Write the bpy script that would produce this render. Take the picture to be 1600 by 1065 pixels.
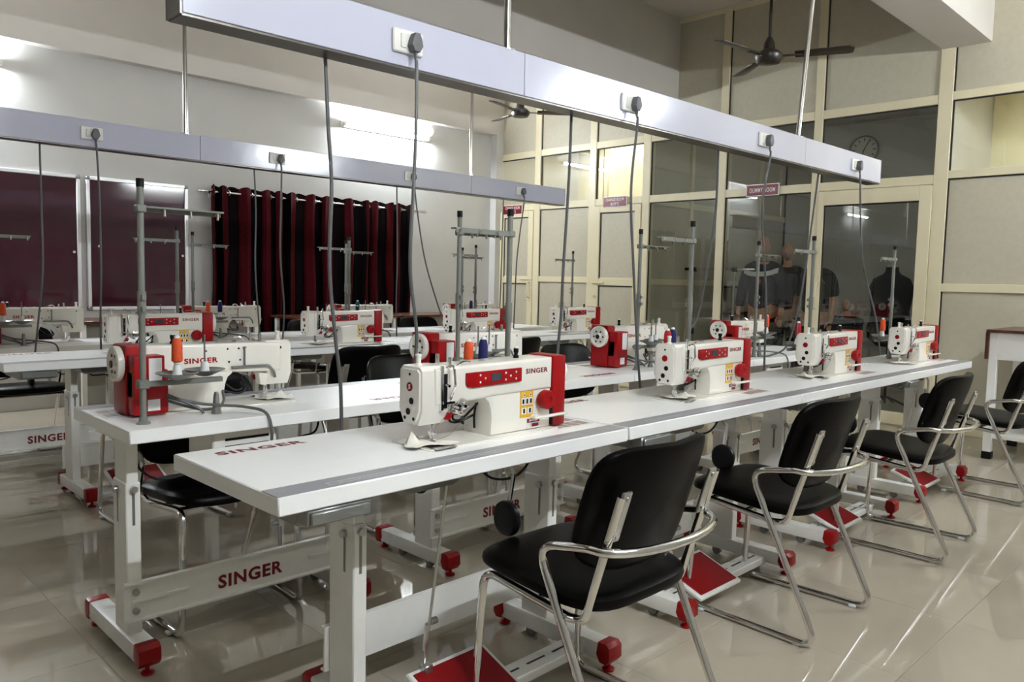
import bpy, bmesh, math, random
from mathutils import Vector, Matrix
random.seed(7)
S = bpy.context.scene
C = S.collection
PI = math.pi
for o in list(bpy.data.objects): bpy.data.objects.remove(o)

# ------------------------------------------------------------------ camera, world, exposure
cd = bpy.data.cameras.new('camera'); cam = bpy.data.objects.new('camera', cd); C.objects.link(cam)
yaw, pit, rol = .7895, -.0788, .0223
fw = Vector((math.cos(pit)*math.cos(yaw), math.cos(pit)*math.sin(yaw), math.sin(pit)))
r0 = Vector((math.sin(yaw), -math.cos(yaw), 0)); u0 = r0.cross(fw)
rt = math.cos(rol)*r0 + math.sin(rol)*u0; up = -math.sin(rol)*r0 + math.cos(rol)*u0
M = Matrix((rt, up, -fw)).transposed().to_4x4(); M.translation = (0, 0, 1.2314)
cam.matrix_world = M
cd.sensor_width = 36; cd.lens = 1225/1600*36; cd.clip_start = .05
S.camera = cam
w = bpy.data.worlds.new('world'); S.world = w; w.use_nodes = True
w.node_tree.nodes['Background'].inputs[0].default_value = (.75, .8, .9, 1)
w.node_tree.nodes['Background'].inputs[1].default_value = 0.0
S.view_settings.view_transform = 'Standard'; S.view_settings.look = 'None'
S.view_settings.gamma = 1; S.view_settings.exposure = 2.05
S.view_settings.use_curve_mapping = False
TUBE = 130.0          # emission of the wall tube lights
ROOMTUBE = 60.0      # tubes in the changing rooms
try:
    S.cycles.max_bounces = 9; S.cycles.transparent_max_bounces = 16
    S.cycles.sample_clamp_indirect = 6.0; S.cycles.caustics_reflective = False; S.cycles.caustics_refractive = False
except Exception: pass

# ------------------------------------------------------------------ materials
def mat(name, col, rough=.5, metal=0, spec=.5, noise=0, nscale=40, coat=0, bump=0, bscale=200, emit=0):
    m = bpy.data.materials.new(name); m.use_nodes = True
    nt = m.node_tree; b = nt.nodes['Principled BSDF']
    b.inputs['Base Color'].default_value = (*col, 1); b.inputs['Roughness'].default_value = rough
    b.inputs['Metallic'].default_value = metal; b.inputs['Specular IOR Level'].default_value = spec
    if coat: b.inputs['Coat Weight'].default_value = coat; b.inputs['Coat Roughness'].default_value = .04
    if emit:
        b.inputs['Emission Color'].default_value = (*col, 1); b.inputs['Emission Strength'].default_value = emit
    if noise or bump:
        tc = nt.nodes.new('ShaderNodeTexCoord')
    if noise:
        n = nt.nodes.new('ShaderNodeTexNoise'); n.inputs['Scale'].default_value = nscale; n.inputs['Detail'].default_value = 6
        r = nt.nodes.new('ShaderNodeValToRGB')
        r.color_ramp.elements[0].position = .3; r.color_ramp.elements[1].position = .7
        r.color_ramp.elements[0].color = (*[c*(1-noise) for c in col], 1); r.color_ramp.elements[1].color = (*[min(1, c*(1+noise*.6)) for c in col], 1)
        nt.links.new(tc.outputs['Object'], n.inputs['Vector']); nt.links.new(n.outputs['Fac'], r.inputs[0]); nt.links.new(r.outputs[0], b.inputs['Base Color'])
    if bump:
        n2 = nt.nodes.new('ShaderNodeTexNoise'); n2.inputs['Scale'].default_value = bscale; n2.inputs['Detail'].default_value = 4
        bp = nt.nodes.new('ShaderNodeBump'); bp.inputs['Strength'].default_value = bump; bp.inputs['Distance'].default_value = .002
        nt.links.new(tc.outputs['Object'], n2.inputs['Vector']); nt.links.new(n2.outputs['Fac'], bp.inputs['Height']); nt.links.new(bp.outputs[0], b.inputs['Normal'])
    return m

def srgb(r, g, b):
    f = lambda c: (c/255/12.92) if c <= 10 else ((c/255+.055)/1.055)**2.4
    return (f(r), f(g), f(b))

m_wall = mat('wall_paint', srgb(200, 199, 196), .6, noise=.03, nscale=3, bump=.1, bscale=60)
m_ceil = mat('ceiling_paint', srgb(205, 200, 192), .8, noise=.03, nscale=2)
m_beam = mat('beam_paint', srgb(205, 200, 194), .7, noise=.03, nscale=3)
m_frame = mat('cream_aluminium', srgb(224, 214, 182), .35, noise=.02, nscale=5)
m_board = mat('beige_laminate', srgb(190, 184, 163), .45, noise=.05, nscale=25, bump=.05, bscale=300)
m_room = mat('room_cream_panel', srgb(243, 236, 205), .5, noise=.02, nscale=4)
m_dark_room = mat('room_grey_paint', srgb(200, 198, 192), .8, noise=.04, nscale=3)
m_gasket = mat('black_gasket', (.012, .011, .01), .6)
m_white = mat('white_laminate', srgb(250, 250, 249), .28, noise=.015, nscale=12)
m_pc = mat('white_powder_coat', srgb(236, 235, 230), .4, noise=.02, nscale=30, bump=.04, bscale=500)
m_mach = mat('machine_enamel', srgb(238, 234, 224), .25, noise=.012, nscale=20, coat=.3)
m_red = mat('red_plastic', srgb(150, 3, 10), .35, spec=.3, noise=.06, nscale=30)
m_redp = mat('red_rubber_pad', srgb(136, 3, 12), .6, spec=.25, noise=.08, nscale=80, bump=.2, bscale=400)
m_redtext = mat('dark_red_print', srgb(120, 12, 24), .5)
m_black = mat('black_plastic', (.004, .004, .0045), .4, spec=.25, noise=.2, nscale=40)
m_leather = mat('black_leatherette', (.0014, .0011, .0011), .36, spec=.09, noise=.25, nscale=60, bump=.12, bscale=700)
m_chrome = mat('chrome', (.75, .74, .72), .12, metal=1, noise=.05, nscale=15)
m_steel = mat('brushed_steel', (.55, .55, .54), .32, metal=1, noise=.1, nscale=60)
m_grey = mat('grey_paint', srgb(120, 122, 115), .45, noise=.06, nscale=40)
m_greym = mat('grey_metal', srgb(135, 136, 134), .38, metal=.6, noise=.08, nscale=25)
m_strip = mat('grey_print', srgb(142, 143, 148), .35, noise=.03, nscale=20)
m_ink = mat('pale_print', srgb(205, 206, 208), .4)
m_cable = mat('grey_cable', srgb(92, 92, 92), .5, noise=.08, nscale=50)
m_plug = mat('dark_grey_plug', srgb(98, 98, 100), .5, noise=.08, nscale=60)
m_trunk = mat('lavender_white_pvc', srgb(196, 197, 214), .16, noise=.015, nscale=6, coat=.4)
m_trunkb = mat('grey_aluminium', srgb(112, 108, 104), .3, metal=.7, noise=.2, nscale=8)
m_socket = mat('socket_plastic', srgb(236, 234, 228), .35, noise=.02, nscale=40)
m_alu = mat('anodised_aluminium', srgb(225, 225, 226), .3, metal=.35, noise=.04, nscale=30)
m_maroon = mat('maroon_board', srgb(66, 30, 41), .05, spec=.4, noise=.06, nscale=12, coat=.1)
m_curtain = mat('red_velvet', srgb(62, 3, 11), .85, spec=.12, noise=.25, nscale=30, bump=.2, bscale=200)
m_foldshade = mat('black_fold_shade', srgb(9, 2, 4), .8, spec=.1, noise=.3, nscale=30)  # shade between the curtain folds, painted black
m_wood = mat('brown_laminate', srgb(88, 48, 34), .25, noise=.3, nscale=14)
m_modesty = mat('grey_board', srgb(130, 124, 114), .5, noise=.05, nscale=10)
m_yellow = mat('yellow_label', srgb(228, 176, 40), .45, noise=.05, nscale=60)
m_label = mat('white_label', srgb(230, 232, 232), .45, noise=.04, nscale=90)
m_blue = mat('blue_thread', srgb(20, 24, 92), .7, noise=.2, nscale=150)
m_orange = mat('orange_thread', srgb(222, 84, 34), .7, noise=.15, nscale=150)
m_redthread = mat('red_thread', srgb(176, 22, 34), .7, noise=.15, nscale=150)
m_teal = mat('teal_thread', srgb(20, 96, 110), .7, noise=.15, nscale=150)
m_cloth = mat('white_cotton', srgb(232, 228, 218), .9, spec=.1, noise=.05, nscale=60, bump=.3, bscale=300)
m_sticker = mat('faded_print', srgb(168, 148, 140), .5, noise=.35, nscale=60)
m_lcd = mat('dark_lcd', srgb(62, 64, 72), .15, noise=.1, nscale=50)
m_skin = mat('mannequin_skin', srgb(196, 148, 120), .5, noise=.05, nscale=20)
m_navy = mat('navy_cloth', srgb(17, 21, 46), .85, spec=.15, noise=.15, nscale=60)
m_blackcloth = mat('charcoal_cloth', srgb(15, 14, 15), .85, spec=.15, noise=.2, nscale=60)
m_fan = mat('brown_fan_enamel', srgb(44, 36, 30), .35, noise=.15, nscale=20)
m_signred = mat('maroon_sign', srgb(112, 6, 26), .35, noise=.05, nscale=20)
m_signwhite = mat('white_sign_print', srgb(240, 236, 236), .5)
m_dial = mat('clock_dial', srgb(206, 204, 190), .5, noise=.03, nscale=10)
m_tube = bpy.data.materials.new('lit_tube'); m_tube.use_nodes = True
m_tube.node_tree.nodes['Principled BSDF'].inputs['Emission Color'].default_value = (.90, .96, 1, 1)
m_tube.node_tree.nodes['Principled BSDF'].inputs['Emission Strength'].default_value = TUBE
m_tube2 = bpy.data.materials.new('lit_room_tube'); m_tube2.use_nodes = True
m_tube2.node_tree.nodes['Principled BSDF'].inputs['Emission Color'].default_value = (1, .97, .88, 1)
m_tube2.node_tree.nodes['Principled BSDF'].inputs['Emission Strength'].default_value = ROOMTUBE

m_fill_tube = bpy.data.materials.new('added_room_fill'); m_fill_tube.use_nodes = True
m_fill_tube.node_tree.nodes['Principled BSDF'].inputs['Emission Color'].default_value = (.95, .98, 1, 1)
m_fill_tube.node_tree.nodes['Principled BSDF'].inputs['Emission Strength'].default_value = 9  # weak fill emission, added to lift the dummy room

m_tube4 = bpy.data.materials.new('weak_tube'); m_tube4.use_nodes = True
m_tube4.node_tree.nodes['Principled BSDF'].inputs['Emission Color'].default_value = (.90, .96, 1, 1)
m_tube4.node_tree.nodes['Principled BSDF'].inputs['Emission Strength'].default_value = TUBE*.3

def glass(name, tint, refl=1.0):
    m = bpy.data.materials.new(name); m.use_nodes = True; nt = m.node_tree; nt.nodes.clear()
    out = nt.nodes.new('ShaderNodeOutputMaterial'); mix = nt.nodes.new('ShaderNodeMixShader')
    tr = nt.nodes.new('ShaderNodeBsdfTransparent'); gl = nt.nodes.new('ShaderNodeBsdfGlossy')
    tr.inputs[0].default_value = (*tint, 1); gl.inputs['Roughness'].default_value = .01; gl.inputs[0].default_value = (1, 1, 1, 1)
    ge = nt.nodes.new('ShaderNodeNewGeometry'); dt = nt.nodes.new('ShaderNodeVectorMath'); dt.operation = 'DOT_PRODUCT'
    nt.links.new(ge.outputs['Incoming'], dt.inputs[0]); nt.links.new(ge.outputs['Normal'], dt.inputs[1])
    def mth(op, a, b=None):
        n = nt.nodes.new('ShaderNodeMath'); n.operation = op; nt.links.new(a, n.inputs[0])
        if b is not None: n.inputs[1].default_value = b
        return n.outputs[0]
    inv = nt.nodes.new('ShaderNodeMath'); inv.operation = 'SUBTRACT'; inv.inputs[0].default_value = 1; inv.use_clamp = True
    nt.links.new(mth('ABSOLUTE', dt.outputs['Value']), inv.inputs[1])
    fac = mth('MULTIPLY', mth('ADD', mth('MULTIPLY', mth('POWER', inv.outputs[0], 5), .95), .05), refl)
    nt.links.new(fac, mix.inputs[0])
    nt.links.new(tr.outputs[0], mix.inputs[1]); nt.links.new(gl.outputs[0], mix.inputs[2]); nt.links.new(mix.outputs[0], out.inputs[0])
    return m
m_glass = glass('window_glass', (.93, .95, .93), 1.3)
m_clear = glass('clear_film', (.95, .95, .95), 1.2)

# floor tiles: glossy beige vitrified
m_tile = mat('vitrified_tile', srgb(180, 170, 153), .03, spec=.8, noise=.07, nscale=2.2)
m_grout = mat('tile_grout', srgb(168, 158, 142), .4)

# ------------------------------------------------------------------ mesh helpers
def box(bm, x0, x1, y0, y1, z0, z1, bev=0, seg=1):
    v = [bm.verts.new(p) for p in ((x0,y0,z0),(x1,y0,z0),(x1,y1,z0),(x0,y1,z0),(x0,y0,z1),(x1,y0,z1),(x1,y1,z1),(x0,y1,z1))]
    fs = [bm.faces.new([v[i] for i in q]) for q in ((3,2,1,0),(4,5,6,7),(0,1,5,4),(1,2,6,5),(2,3,7,6),(3,0,4,7))]
    if bev:
        es = set(e for f in fs for e in f.edges)
        bmesh.ops.bevel(bm, geom=list(es), offset=bev, segments=seg, profile=.6, affect='EDGES')
    return bm
def B(*a, **k): return box(bmesh.new(), *a, **k)
def basis(d):
    d = Vector(d).normalized(); a = Vector((0,0,1)) if abs(d.z) < .9 else Vector((1,0,0))
    u = d.cross(a).normalized(); return d, u, d.cross(u)
def cyl(bm, p0, p1, r, r1=None, n=12, cap=True):
    p0, p1 = Vector(p0), Vector(p1); r1 = r if r1 is None else r1
    d, u, v = basis(p1-p0)
    A = [bm.verts.new(p0+(u*math.cos(2*PI*i/n)+v*math.sin(2*PI*i/n))*r) for i in range(n)]
    Bv = [bm.verts.new(p1+(u*math.cos(2*PI*i/n)+v*math.sin(2*PI*i/n))*r1) for i in range(n)]
    for i in range(n): bm.faces.new((A[i], A[(i+1)%n], Bv[(i+1)%n], Bv[i]))
    if cap: bm.faces.new(A[::-1]); bm.faces.new(Bv)
    return bm
def lathe(bm, prof, c=(0,0,0), axis='z', n=16):
    rings = []
    for r, h in prof:
        ring = []
        for i in range(n):
            a = 2*PI*i/n; x, y = r*math.cos(a), r*math.sin(a)
            p = (x, y, h) if axis == 'z' else ((h, x, y) if axis == 'x' else (x, h, y))
            ring.append(bm.verts.new(Vector(p)+Vector(c)))
        rings.append(ring)
    for a, b in zip(rings, rings[1:]):
        for i in range(n): bm.faces.new((a[i], a[(i+1)%n], b[(i+1)%n], b[i]))
    bm.faces.new(rings[0][::-1]); bm.faces.new(rings[-1])
    return bm
def fillet(pts, r, n=5):
    pts = [Vector(p) for p in pts]; out = [pts[0]]
    for a, p, b in zip(pts, pts[1:], pts[2:]):
        d1, d2 = (a-p), (b-p); l1, l2 = d1.length, d2.length; d1.normalize(); d2.normalize()
        ang = d1.angle(d2, PI)
        if ang > 3.0: out.append(p); continue
        t = min(r/math.tan(ang/2), l1*.48, l2*.48)
        s, e = p+d1*t, p+d2*t
        for i in range(n+1):
            f = i/n; out.append((1-f)**2*s + 2*f*(1-f)*p + f*f*e)
    out.append(pts[-1]); return out
def tube(bm, pts, r, n=8, cap=True):
    pts = [Vector(p) for p in pts]; rings = []; prev = None
    for i, p in enumerate(pts):
        d = (pts[min(i+1, len(pts)-1)]-pts[max(i-1, 0)]).normalized()
        if prev is None: _, u, _ = basis(d)
        else:
            u = prev-d*prev.dot(d)
            u = u.normalized() if u.length > 1e-6 else basis(d)[1]
        prev = u; v = d.cross(u)
        rings.append([bm.verts.new(p+(u*math.cos(2*PI*k/n)+v*math.sin(2*PI*k/n))*r) for k in range(n)])
    for a, b in zip(rings, rings[1:]):
        for k in range(n): bm.faces.new((a[k], a[(k+1)%n], b[(k+1)%n], b[k]))
    if cap: bm.faces.new(rings[0][::-1]); bm.faces.new(rings[-1])
    return bm
def smooth_path(pts, sub=6):
    P = [Vector(p) for p in pts]; out = []
    for i in range(len(P)-1):
        a, b, c, d = P[max(i-1,0)], P[i], P[i+1], P[min(i+2,len(P)-1)]
        for k in range(sub):
            t = k/sub
            out.append(.5*((2*b)+(c-a)*t+(2*a-5*b+4*c-d)*t*t+(3*b-a-3*c+d)*t**3))
    out.append(P[-1]); return out
def prism(bm, poly, plane, a, b, bev=0, seg=2):
    """extrude a 2-D outline: plane 'xz' along y, 'yz' along x, 'xy' along z"""
    f = {'xz': lambda p, t: (p[0], t, p[1]), 'yz': lambda p, t: (t, p[0], p[1]), 'xy': lambda p, t: (p[0], p[1], t)}[plane]
    A = [bm.verts.new(f(p, a)) for p in poly]; Bv = [bm.verts.new(f(p, b)) for p in poly]; n = len(poly); fs = []
    for i in range(n): fs.append(bm.faces.new((A[i], A[(i+1)%n], Bv[(i+1)%n], Bv[i])))
    c1 = bm.faces.new(A[::-1]); c2 = bm.faces.new(Bv)
    bmesh.ops.recalc_face_normals(bm, faces=fs+[c1, c2])
    if bev: bmesh.ops.bevel(bm, geom=list(set(list(c1.edges)+list(c2.edges))), offset=bev, segments=seg, profile=.6, affect='EDGES')
    return bm
def disc(bm, c, axis, r, t=.002, n=14):
    d = Vector(axis).normalized()*t; cyl(bm, c, Vector(c)+d, r, n=n); return bm
def mesh(name, bm, m, smooth=True):
    bmesh.ops.recalc_face_normals(bm, faces=bm.faces)
    me = bpy.data.meshes.new(name); bm.to_mesh(me); bm.free()
    for mm in (m if isinstance(m, (list, tuple)) else [m]): me.materials.append(mm)
    if smooth:
        me.polygons.foreach_set('use_smooth', [True]*len(me.polygons))
        try: me.set_sharp_from_angle(angle=math.radians(38))
        except Exception: pass
    return me
def obj(name, bm, m, parent=None, smooth=True, loc=None):
    me = bm if isinstance(bm, bpy.types.Mesh) else mesh(name, bm, m, smooth)
    o = bpy.data.objects.new(name, me); C.objects.link(o)
    if parent: o.parent = parent
    if name in SMALL: o['kind'] = 'stuff'
    if loc: o.location = loc
    return o
def tag(o, label=None, cat=None, group=None, kind=None):
    if label: o['label'] = label
    if cat: o['category'] = cat
    if group: o['group'] = group
    if kind: o['kind'] = kind
    return o
SMALL = {'clamp_bolt','thread_guide','thread_eyelet','adjusting_slot','bar_slot','ruler_marks','beam_bolt','vent_slot','oil_hole','button','label_picture','label_mark','sticker_print','sticker_pictures','wheel_hole','screw_hole','hour_mark','wire','motor_cable','top_thread','lock_knob','pedal_pivot','rod_finial'}
def thing(name, label, cat, loc=(0,0,0), rz=0, group=None):
    o = bpy.data.objects.new(name, None); C.objects.link(o); o.empty_display_size = .1
    o.location = loc; o.rotation_euler = (0, 0, rz); return tag(o, label, cat, group)
def struct(name, bm, m, parent=None, smooth=False):
    o = obj(name, bm, m, parent, smooth)
    if not parent: o['kind'] = 'structure'
    return o
def dup(root, loc, rz, label, skip=()):
    r = root.copy(); C.objects.link(r); r.location = loc; r.rotation_euler = (0, 0, rz); r['label'] = label
    for ch in list(root.children):
        if ch.name.split('.')[0] in skip: continue
        c = ch.copy(); C.objects.link(c); c.parent = r
        for g in list(ch.children):
            d = g.copy(); C.objects.link(d); d.parent = c
    return r
def text_bm(s, h, width=None, bold=.02, depth=.0006):
    """letters centred at the origin in the XY plane, reading along +x, facing +z"""
    cu = bpy.data.curves.new('lettering', 'FONT'); cu.body = s; cu.size = 1; cu.offset = bold; cu.extrude = .5; cu.align_x = 'CENTER'; cu.resolution_u = 3
    cu.space_character = 1.12
    o = bpy.data.objects.new('lettering', cu); C.objects.link(o)
    dg = bpy.context.evaluated_depsgraph_get(); me = bpy.data.meshes.new_from_object(o.evaluated_get(dg))
    bpy.data.objects.remove(o); bm = bmesh.new(); bm.from_mesh(me); bpy.data.meshes.remove(me)
    xs = [v.co.x for v in bm.verts]; ys = [v.co.y for v in bm.verts]
    sx = (width/(max(xs)-min(xs))) if width else h/(max(ys)-min(ys)); sy = h/(max(ys)-min(ys))
    cx, cy = (max(xs)+min(xs))/2, (max(ys)+min(ys))/2
    for v in bm.verts: v.co = Vector(((v.co.x-cx)*sx, (v.co.y-cy)*sy, (v.co.z+.5)*depth))
    return bm
def place(bm, loc, right, upv):
    r, u = Vector(right).normalized(), Vector(upv).normalized(); n = r.cross(u)
    mm = Matrix((r, u, n)).transposed().to_4x4(); mm.translation = loc
    bmesh.ops.transform(bm, matrix=mm, verts=bm.verts); return bm
def pad(bm, a, b, t, nx=3.6, curve=None, rings=7, n=40, flat=.75):
    """cushion: superellipse outline a x b in XY, thickness t in Z, optional curve(x,y)->z offset"""
    def ring(f, z):
        out = []
        for i in range(n):
            th = 2*PI*i/n; c, s = math.cos(th), math.sin(th)
            x = a*f*math.copysign(abs(c)**(2/nx), c); y = b*f*math.copysign(abs(s)**(2/nx), s)
            out.append(bm.verts.new((x, y, z+(curve(x, y) if curve else 0))))
        return out
    rs = []
    for k in range(rings+1):                                  # top from centre to rim, then underside
        ph = k/rings*PI/2; rs.append((math.sin(ph)**.45 if k else .05, t/2*math.cos(ph)**(.55 if k < rings else 1)))
    seq = [ring(f, z) for f, z in rs] + [ring(f, -z*flat) for f, z in rs[-2::-1]]
    for A, Bq in zip(seq, seq[1:]):
        for i in range(n): bm.faces.new((A[i], A[(i+1)%n], Bq[(i+1)%n], Bq[i]))
    bm.faces.new(seq[0]); bm.faces.new(seq[-1][::-1])
    return bm

# ------------------------------------------------------------------ the setting
XP, YW, YS, XL, ZC = 7.35, 7.75, -.65, -14.0, 4.05
fl = struct('floor', B(XL, 10.8, YS-.1, YW+.1, -.12, -.003), m_grout)
T = .6; tm = {}
def tile_bm(x0, x1, y0, y1): return B(x0+.0012, x1-.0012, y0+.0012, y1-.0012, -.012, 0)
tile_mesh = mesh('tile', B(.0006, T-.0006, .0006, T-.0006, -.012, 0), m_tile, False)
gx0, gy0 = .785, .22
for i in range(-1, 12):
    for j in range(-1, 12):
        x, y = gx0+(i-1)*T, gy0+j*T
        o = bpy.data.objects.new('tile', tile_mesh); C.objects.link(o); o.parent = fl; o.location = (x, y, 0)
bm = bmesh.new()                                              # plain tiling past the counted area
box(bm, XL, gx0-2*T, YS, YW, -.012, 0); box(bm, gx0-2*T, gx0+11*T, YS, gy0-T, -.012, 0); box(bm, gx0-2*T, gx0+11*T, gy0+12*T, YW, -.012, 0)
box(bm, gx0+11*T, 10.7, YS, YW, -.012, 0)
o = obj('tile_field', bm, m_tile, fl, False); o['kind'] = 'stuff'

struct('wall_curtain_side', B(XL, 10.8, YW, YW+.15, 0, ZC), m_wall)
struct('trim_1', B(XL, XP, YW-.11, YW, 3.115, ZC), m_beam)                  # shallow beam along the head of the wall
struct('trim_2', B(7.22, XP+.0, YW-.11, YW, 0, 3.115), m_wall)              # corner pilaster
struct('wall_camera_side', B(XL, 10.8, YS-.15, YS, 0, ZC), m_wall)
struct('wall_end', B(XL-.15, XL, YS, YW, 0, ZC), m_modesty)
struct('ceiling', B(XL, 10.8, YS, YW, ZC, ZC+.15), m_ceil)
struct('ceiling_beam', B(XL, XP, 1.94, 2.30, 3.24, ZC), m_beam)
struct('ceiling_beam', B(XL, XP, 4.93, 5.30, 3.20, ZC), m_beam)

# glazed partition at the end of the room
part = bpy.data.objects.new('wall_partition', None); C.objects.link(part); part['kind'] = 'structure'
def pbox(name, m, *a, **k): return obj(name, B(*a, **k), m, part, False)
F0, F1 = XP-.03, XP+.03
MULL = [(7.66,7.74),(6.935,7.035),(6.03,6.13),(5.25,5.35),(4.305,4.39),(3.305,3.385),(2.20,2.31),(1.2,1.28),(.2,.28),(-.64,-.56)]
for a, b in MULL: pbox('mullion', m_frame, F0, F1, a, b, 0, ZC, bev=.003)
TR = [(2.12,2.20),(2.79,2.87)]
for (a0, a1), (b0, b1) in zip(MULL, MULL[1:]):
    y0, y1 = b1, a0                                           # bay between two mullions
    beige = y0 > 5.2 or y1 < 2.25
    zs = [.10] + ([1.20] if beige else [])
    pbox('bottom_rail', m_frame, F0+.005, F1-.005, y0, y1, 0, .10, bev=.003)
    if beige: pbox('mid_rail', m_frame, F0+.005, F1-.005, y0, y1, 1.205, 1.275, bev=.003)
    for z0, z1 in (TR if y1 > 2.25 else [(2.16,2.225),(2.81,2.88)]): pbox('transom', m_frame, F0+.004, F1-.004, y0, y1, z0, z1, bev=.003)
    pbox('head_rail', m_frame, F0+.005, F1-.005, y0, y1, ZC-.05, ZC, bev=.003)
    zt0, zt1 = (2.20, 2.79) if y1 > 2.25 else (2.225, 2.81)
    pbox('glass_pane', m_glass, XP-.003, XP+.003, y0, y1, zt0, zt1)
    # black gasket lines round the transom light
    pbox('upper_panel', m_board, XP-.008, XP+.008, y0, y1, zt1+.07, ZC-.05)
    pbox('gasket', m_gasket, XP-.014, XP-.009, y1-.012, y1, zt1+.07, ZC-.05)
    pbox('gasket', m_gasket, XP-.012, XP-.004, y1-.014, y1, zt0, zt1)
    pbox('gasket', m_gasket, XP-.012, XP-.004, y0, y1, zt1-.012, zt1)
    if beige:
        isdoor = abs(y0-7.035) < .01 or abs(y0-5.35) < .01
        if not isdoor:
            pbox('lower_panel', m_board, XP-.008, XP+.008, y0, y1, .10, 1.205)
            pbox('lower_panel', m_board, XP-.008, XP+.008, y0, y1, 1.275, zt0-.06)
            for z0, z1 in ((.10,1.205),(1.275,zt0-.08)): pbox('gasket', m_gasket, XP-.014, XP-.009, y1-.012, y1, z0, z1); 
            pbox('gasket', m_gasket, XP-.014, XP-.009, y0, y1, zt0-.092 if y1 > 2.25 else 2.148, (zt0-.08) if y1 > 2.25 else 2.16)
    elif y0 > 3.38 or True:
        if not (abs(y0-2.31) < .01):
            pbox('glass_pane', m_glass, XP-.003, XP+.003, y0, y1, .10, 2.12)
            pbox('gasket', m_gasket, XP-.012, XP-.004, y1-.014, y1, .10, 2.12)
            pbox('gasket', m_gasket, XP-.012, XP-.004, y0, y1, 2.108, 2.12)
def door(n, y0, y1, glassy, hy):
    d = bpy.data.objects.new('door_%d' % n, None); C.objects.link(d); d['kind'] = 'structure'
    fw_ = .10 if glassy else .085
    hd = .13 if glassy else .08
    q = lambda name, m, *a, **k: obj(name, B(*a, **k), m, d, False)
    X0, X1 = XP-.042, XP+.02
    q('stile', m_frame, X0, X1, y0, y0+fw_, .015, 2.115, bev=.003); q('stile', m_frame, X0, X1, y1-(.05 if glassy else fw_), y1, .015, 2.115, bev=.003)
    ym = y1-(.05 if glassy else fw_)
    q('top_rail', m_frame, X0, X1, y0+fw_, ym, 2.115-hd, 2.115, bev=.003); q('bottom_rail', m_frame, X0, X1, y0+fw_, ym, .015, .12, bev=.003)
    if glassy:
        q('glass_pane', m_glass, XP-.012, XP-.006, y0+fw_, ym, .12, 2.115-hd)
        q('gasket', m_gasket, XP-.02, XP-.013, ym-.012, ym, .12, 2.115-hd); q('gasket', m_gasket, XP-.02, XP-.013, y0+fw_, ym, 2.103-hd, 2.115-hd)
    else:
        q('mid_rail', m_frame, X0, X1, y0+fw_, ym, 1.18, 1.26, bev=.003)
        for z0, z1 in ((.12,1.18),(1.26,2.115-hd)):
            q('door_panel', m_board, XP-.02, XP-.005, y0+fw_, ym, z0, z1)
            q('gasket', m_gasket, XP-.026, XP-.02, ym-.012, ym, z0, z1); q('gasket', m_gasket, XP-.026, XP-.02, y0+fw_, ym, z1-.012, z1)
    bm = bmesh.new()
    if glassy: tube(bm, fillet([(X0, hy, 1.02), (X0-.045, hy, 1.02), (X0-.045, hy, 1.26), (X0, hy, 1.26)], .02), .011)
    elif hy > 6.5: tube(bm, fillet([(X0, hy, 1.0), (X0-.04, hy, 1.0), (X0-.04, hy, 1.2), (X0, hy, 1.2)], .02), .010); box(bm, X0-.01, X0, hy-.05, hy+.16, 1.225, 1.245, bev=.003)
    else: box(bm, X0-.02, X0, hy-.14, hy+.03, 1.20, 1.225, bev=.004); cyl(bm, (X0, hy, 1.05), (X0-.03, hy, 1.05), .012)
    obj('door_handle', bm, m_frame, d)
door(1, 7.037, 7.658, False, 7.08)
door(2, 5.352, 6.028, False, 5.99)
door(3, 2.312, 3.303, True, 3.27)

# rooms behind the partition
struct('wall_dummy_room_back', B(10.7, 10.8, 2.25, 5.30, 0, 3.4), m_dark_room)
struct('wall_dummy_room_side', B(XP+.04, 10.7, 2.22, 2.28, 0, 3.4), m_dark_room)
dv = struct('wall_room_divider', B(XP+.04, 10.7, 5.33, 5.36, 0, 3.4), m_board)
for x in (7.42, 8.25, 9.1, 9.95): obj('mullion', B(x, x+.06, 5.30, 5.33, 0, 3.4), m_frame, dv, False)
for z in (.0, 1.2, 2.12, 2.93): obj('transom', B(7.48, 10.7, 5.31, 5.33, z, z+.07), m_frame, dv, False)
struct('ceiling_rooms', B(XP+.035, 10.8, YS, YW, 3.4, 3.45), m_ceil)
struct('wall_change_room_back', B(9.0, 9.06, 5.36, YW, 0, 3.4), m_room)
struct('wall_lit_room_back', B(8.6, 8.66, YS, 2.22, 0, 3.4), m_room)
for n, (x, y) in enumerate(((8.97, 5.75), (8.97, 7.2), (8.57, 1.72), (8.57, .9))):
    struct('trim_%d' % (n+3), B(x-.01, x+.03, y-.04, y+.04, 0, 3.4), m_frame)
    obj('gasket', B(x-.012, x-.01, y+.028, y+.04, 0, 3.4), m_gasket, bpy.data.objects['trim_%d' % (n+3)], False)

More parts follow.
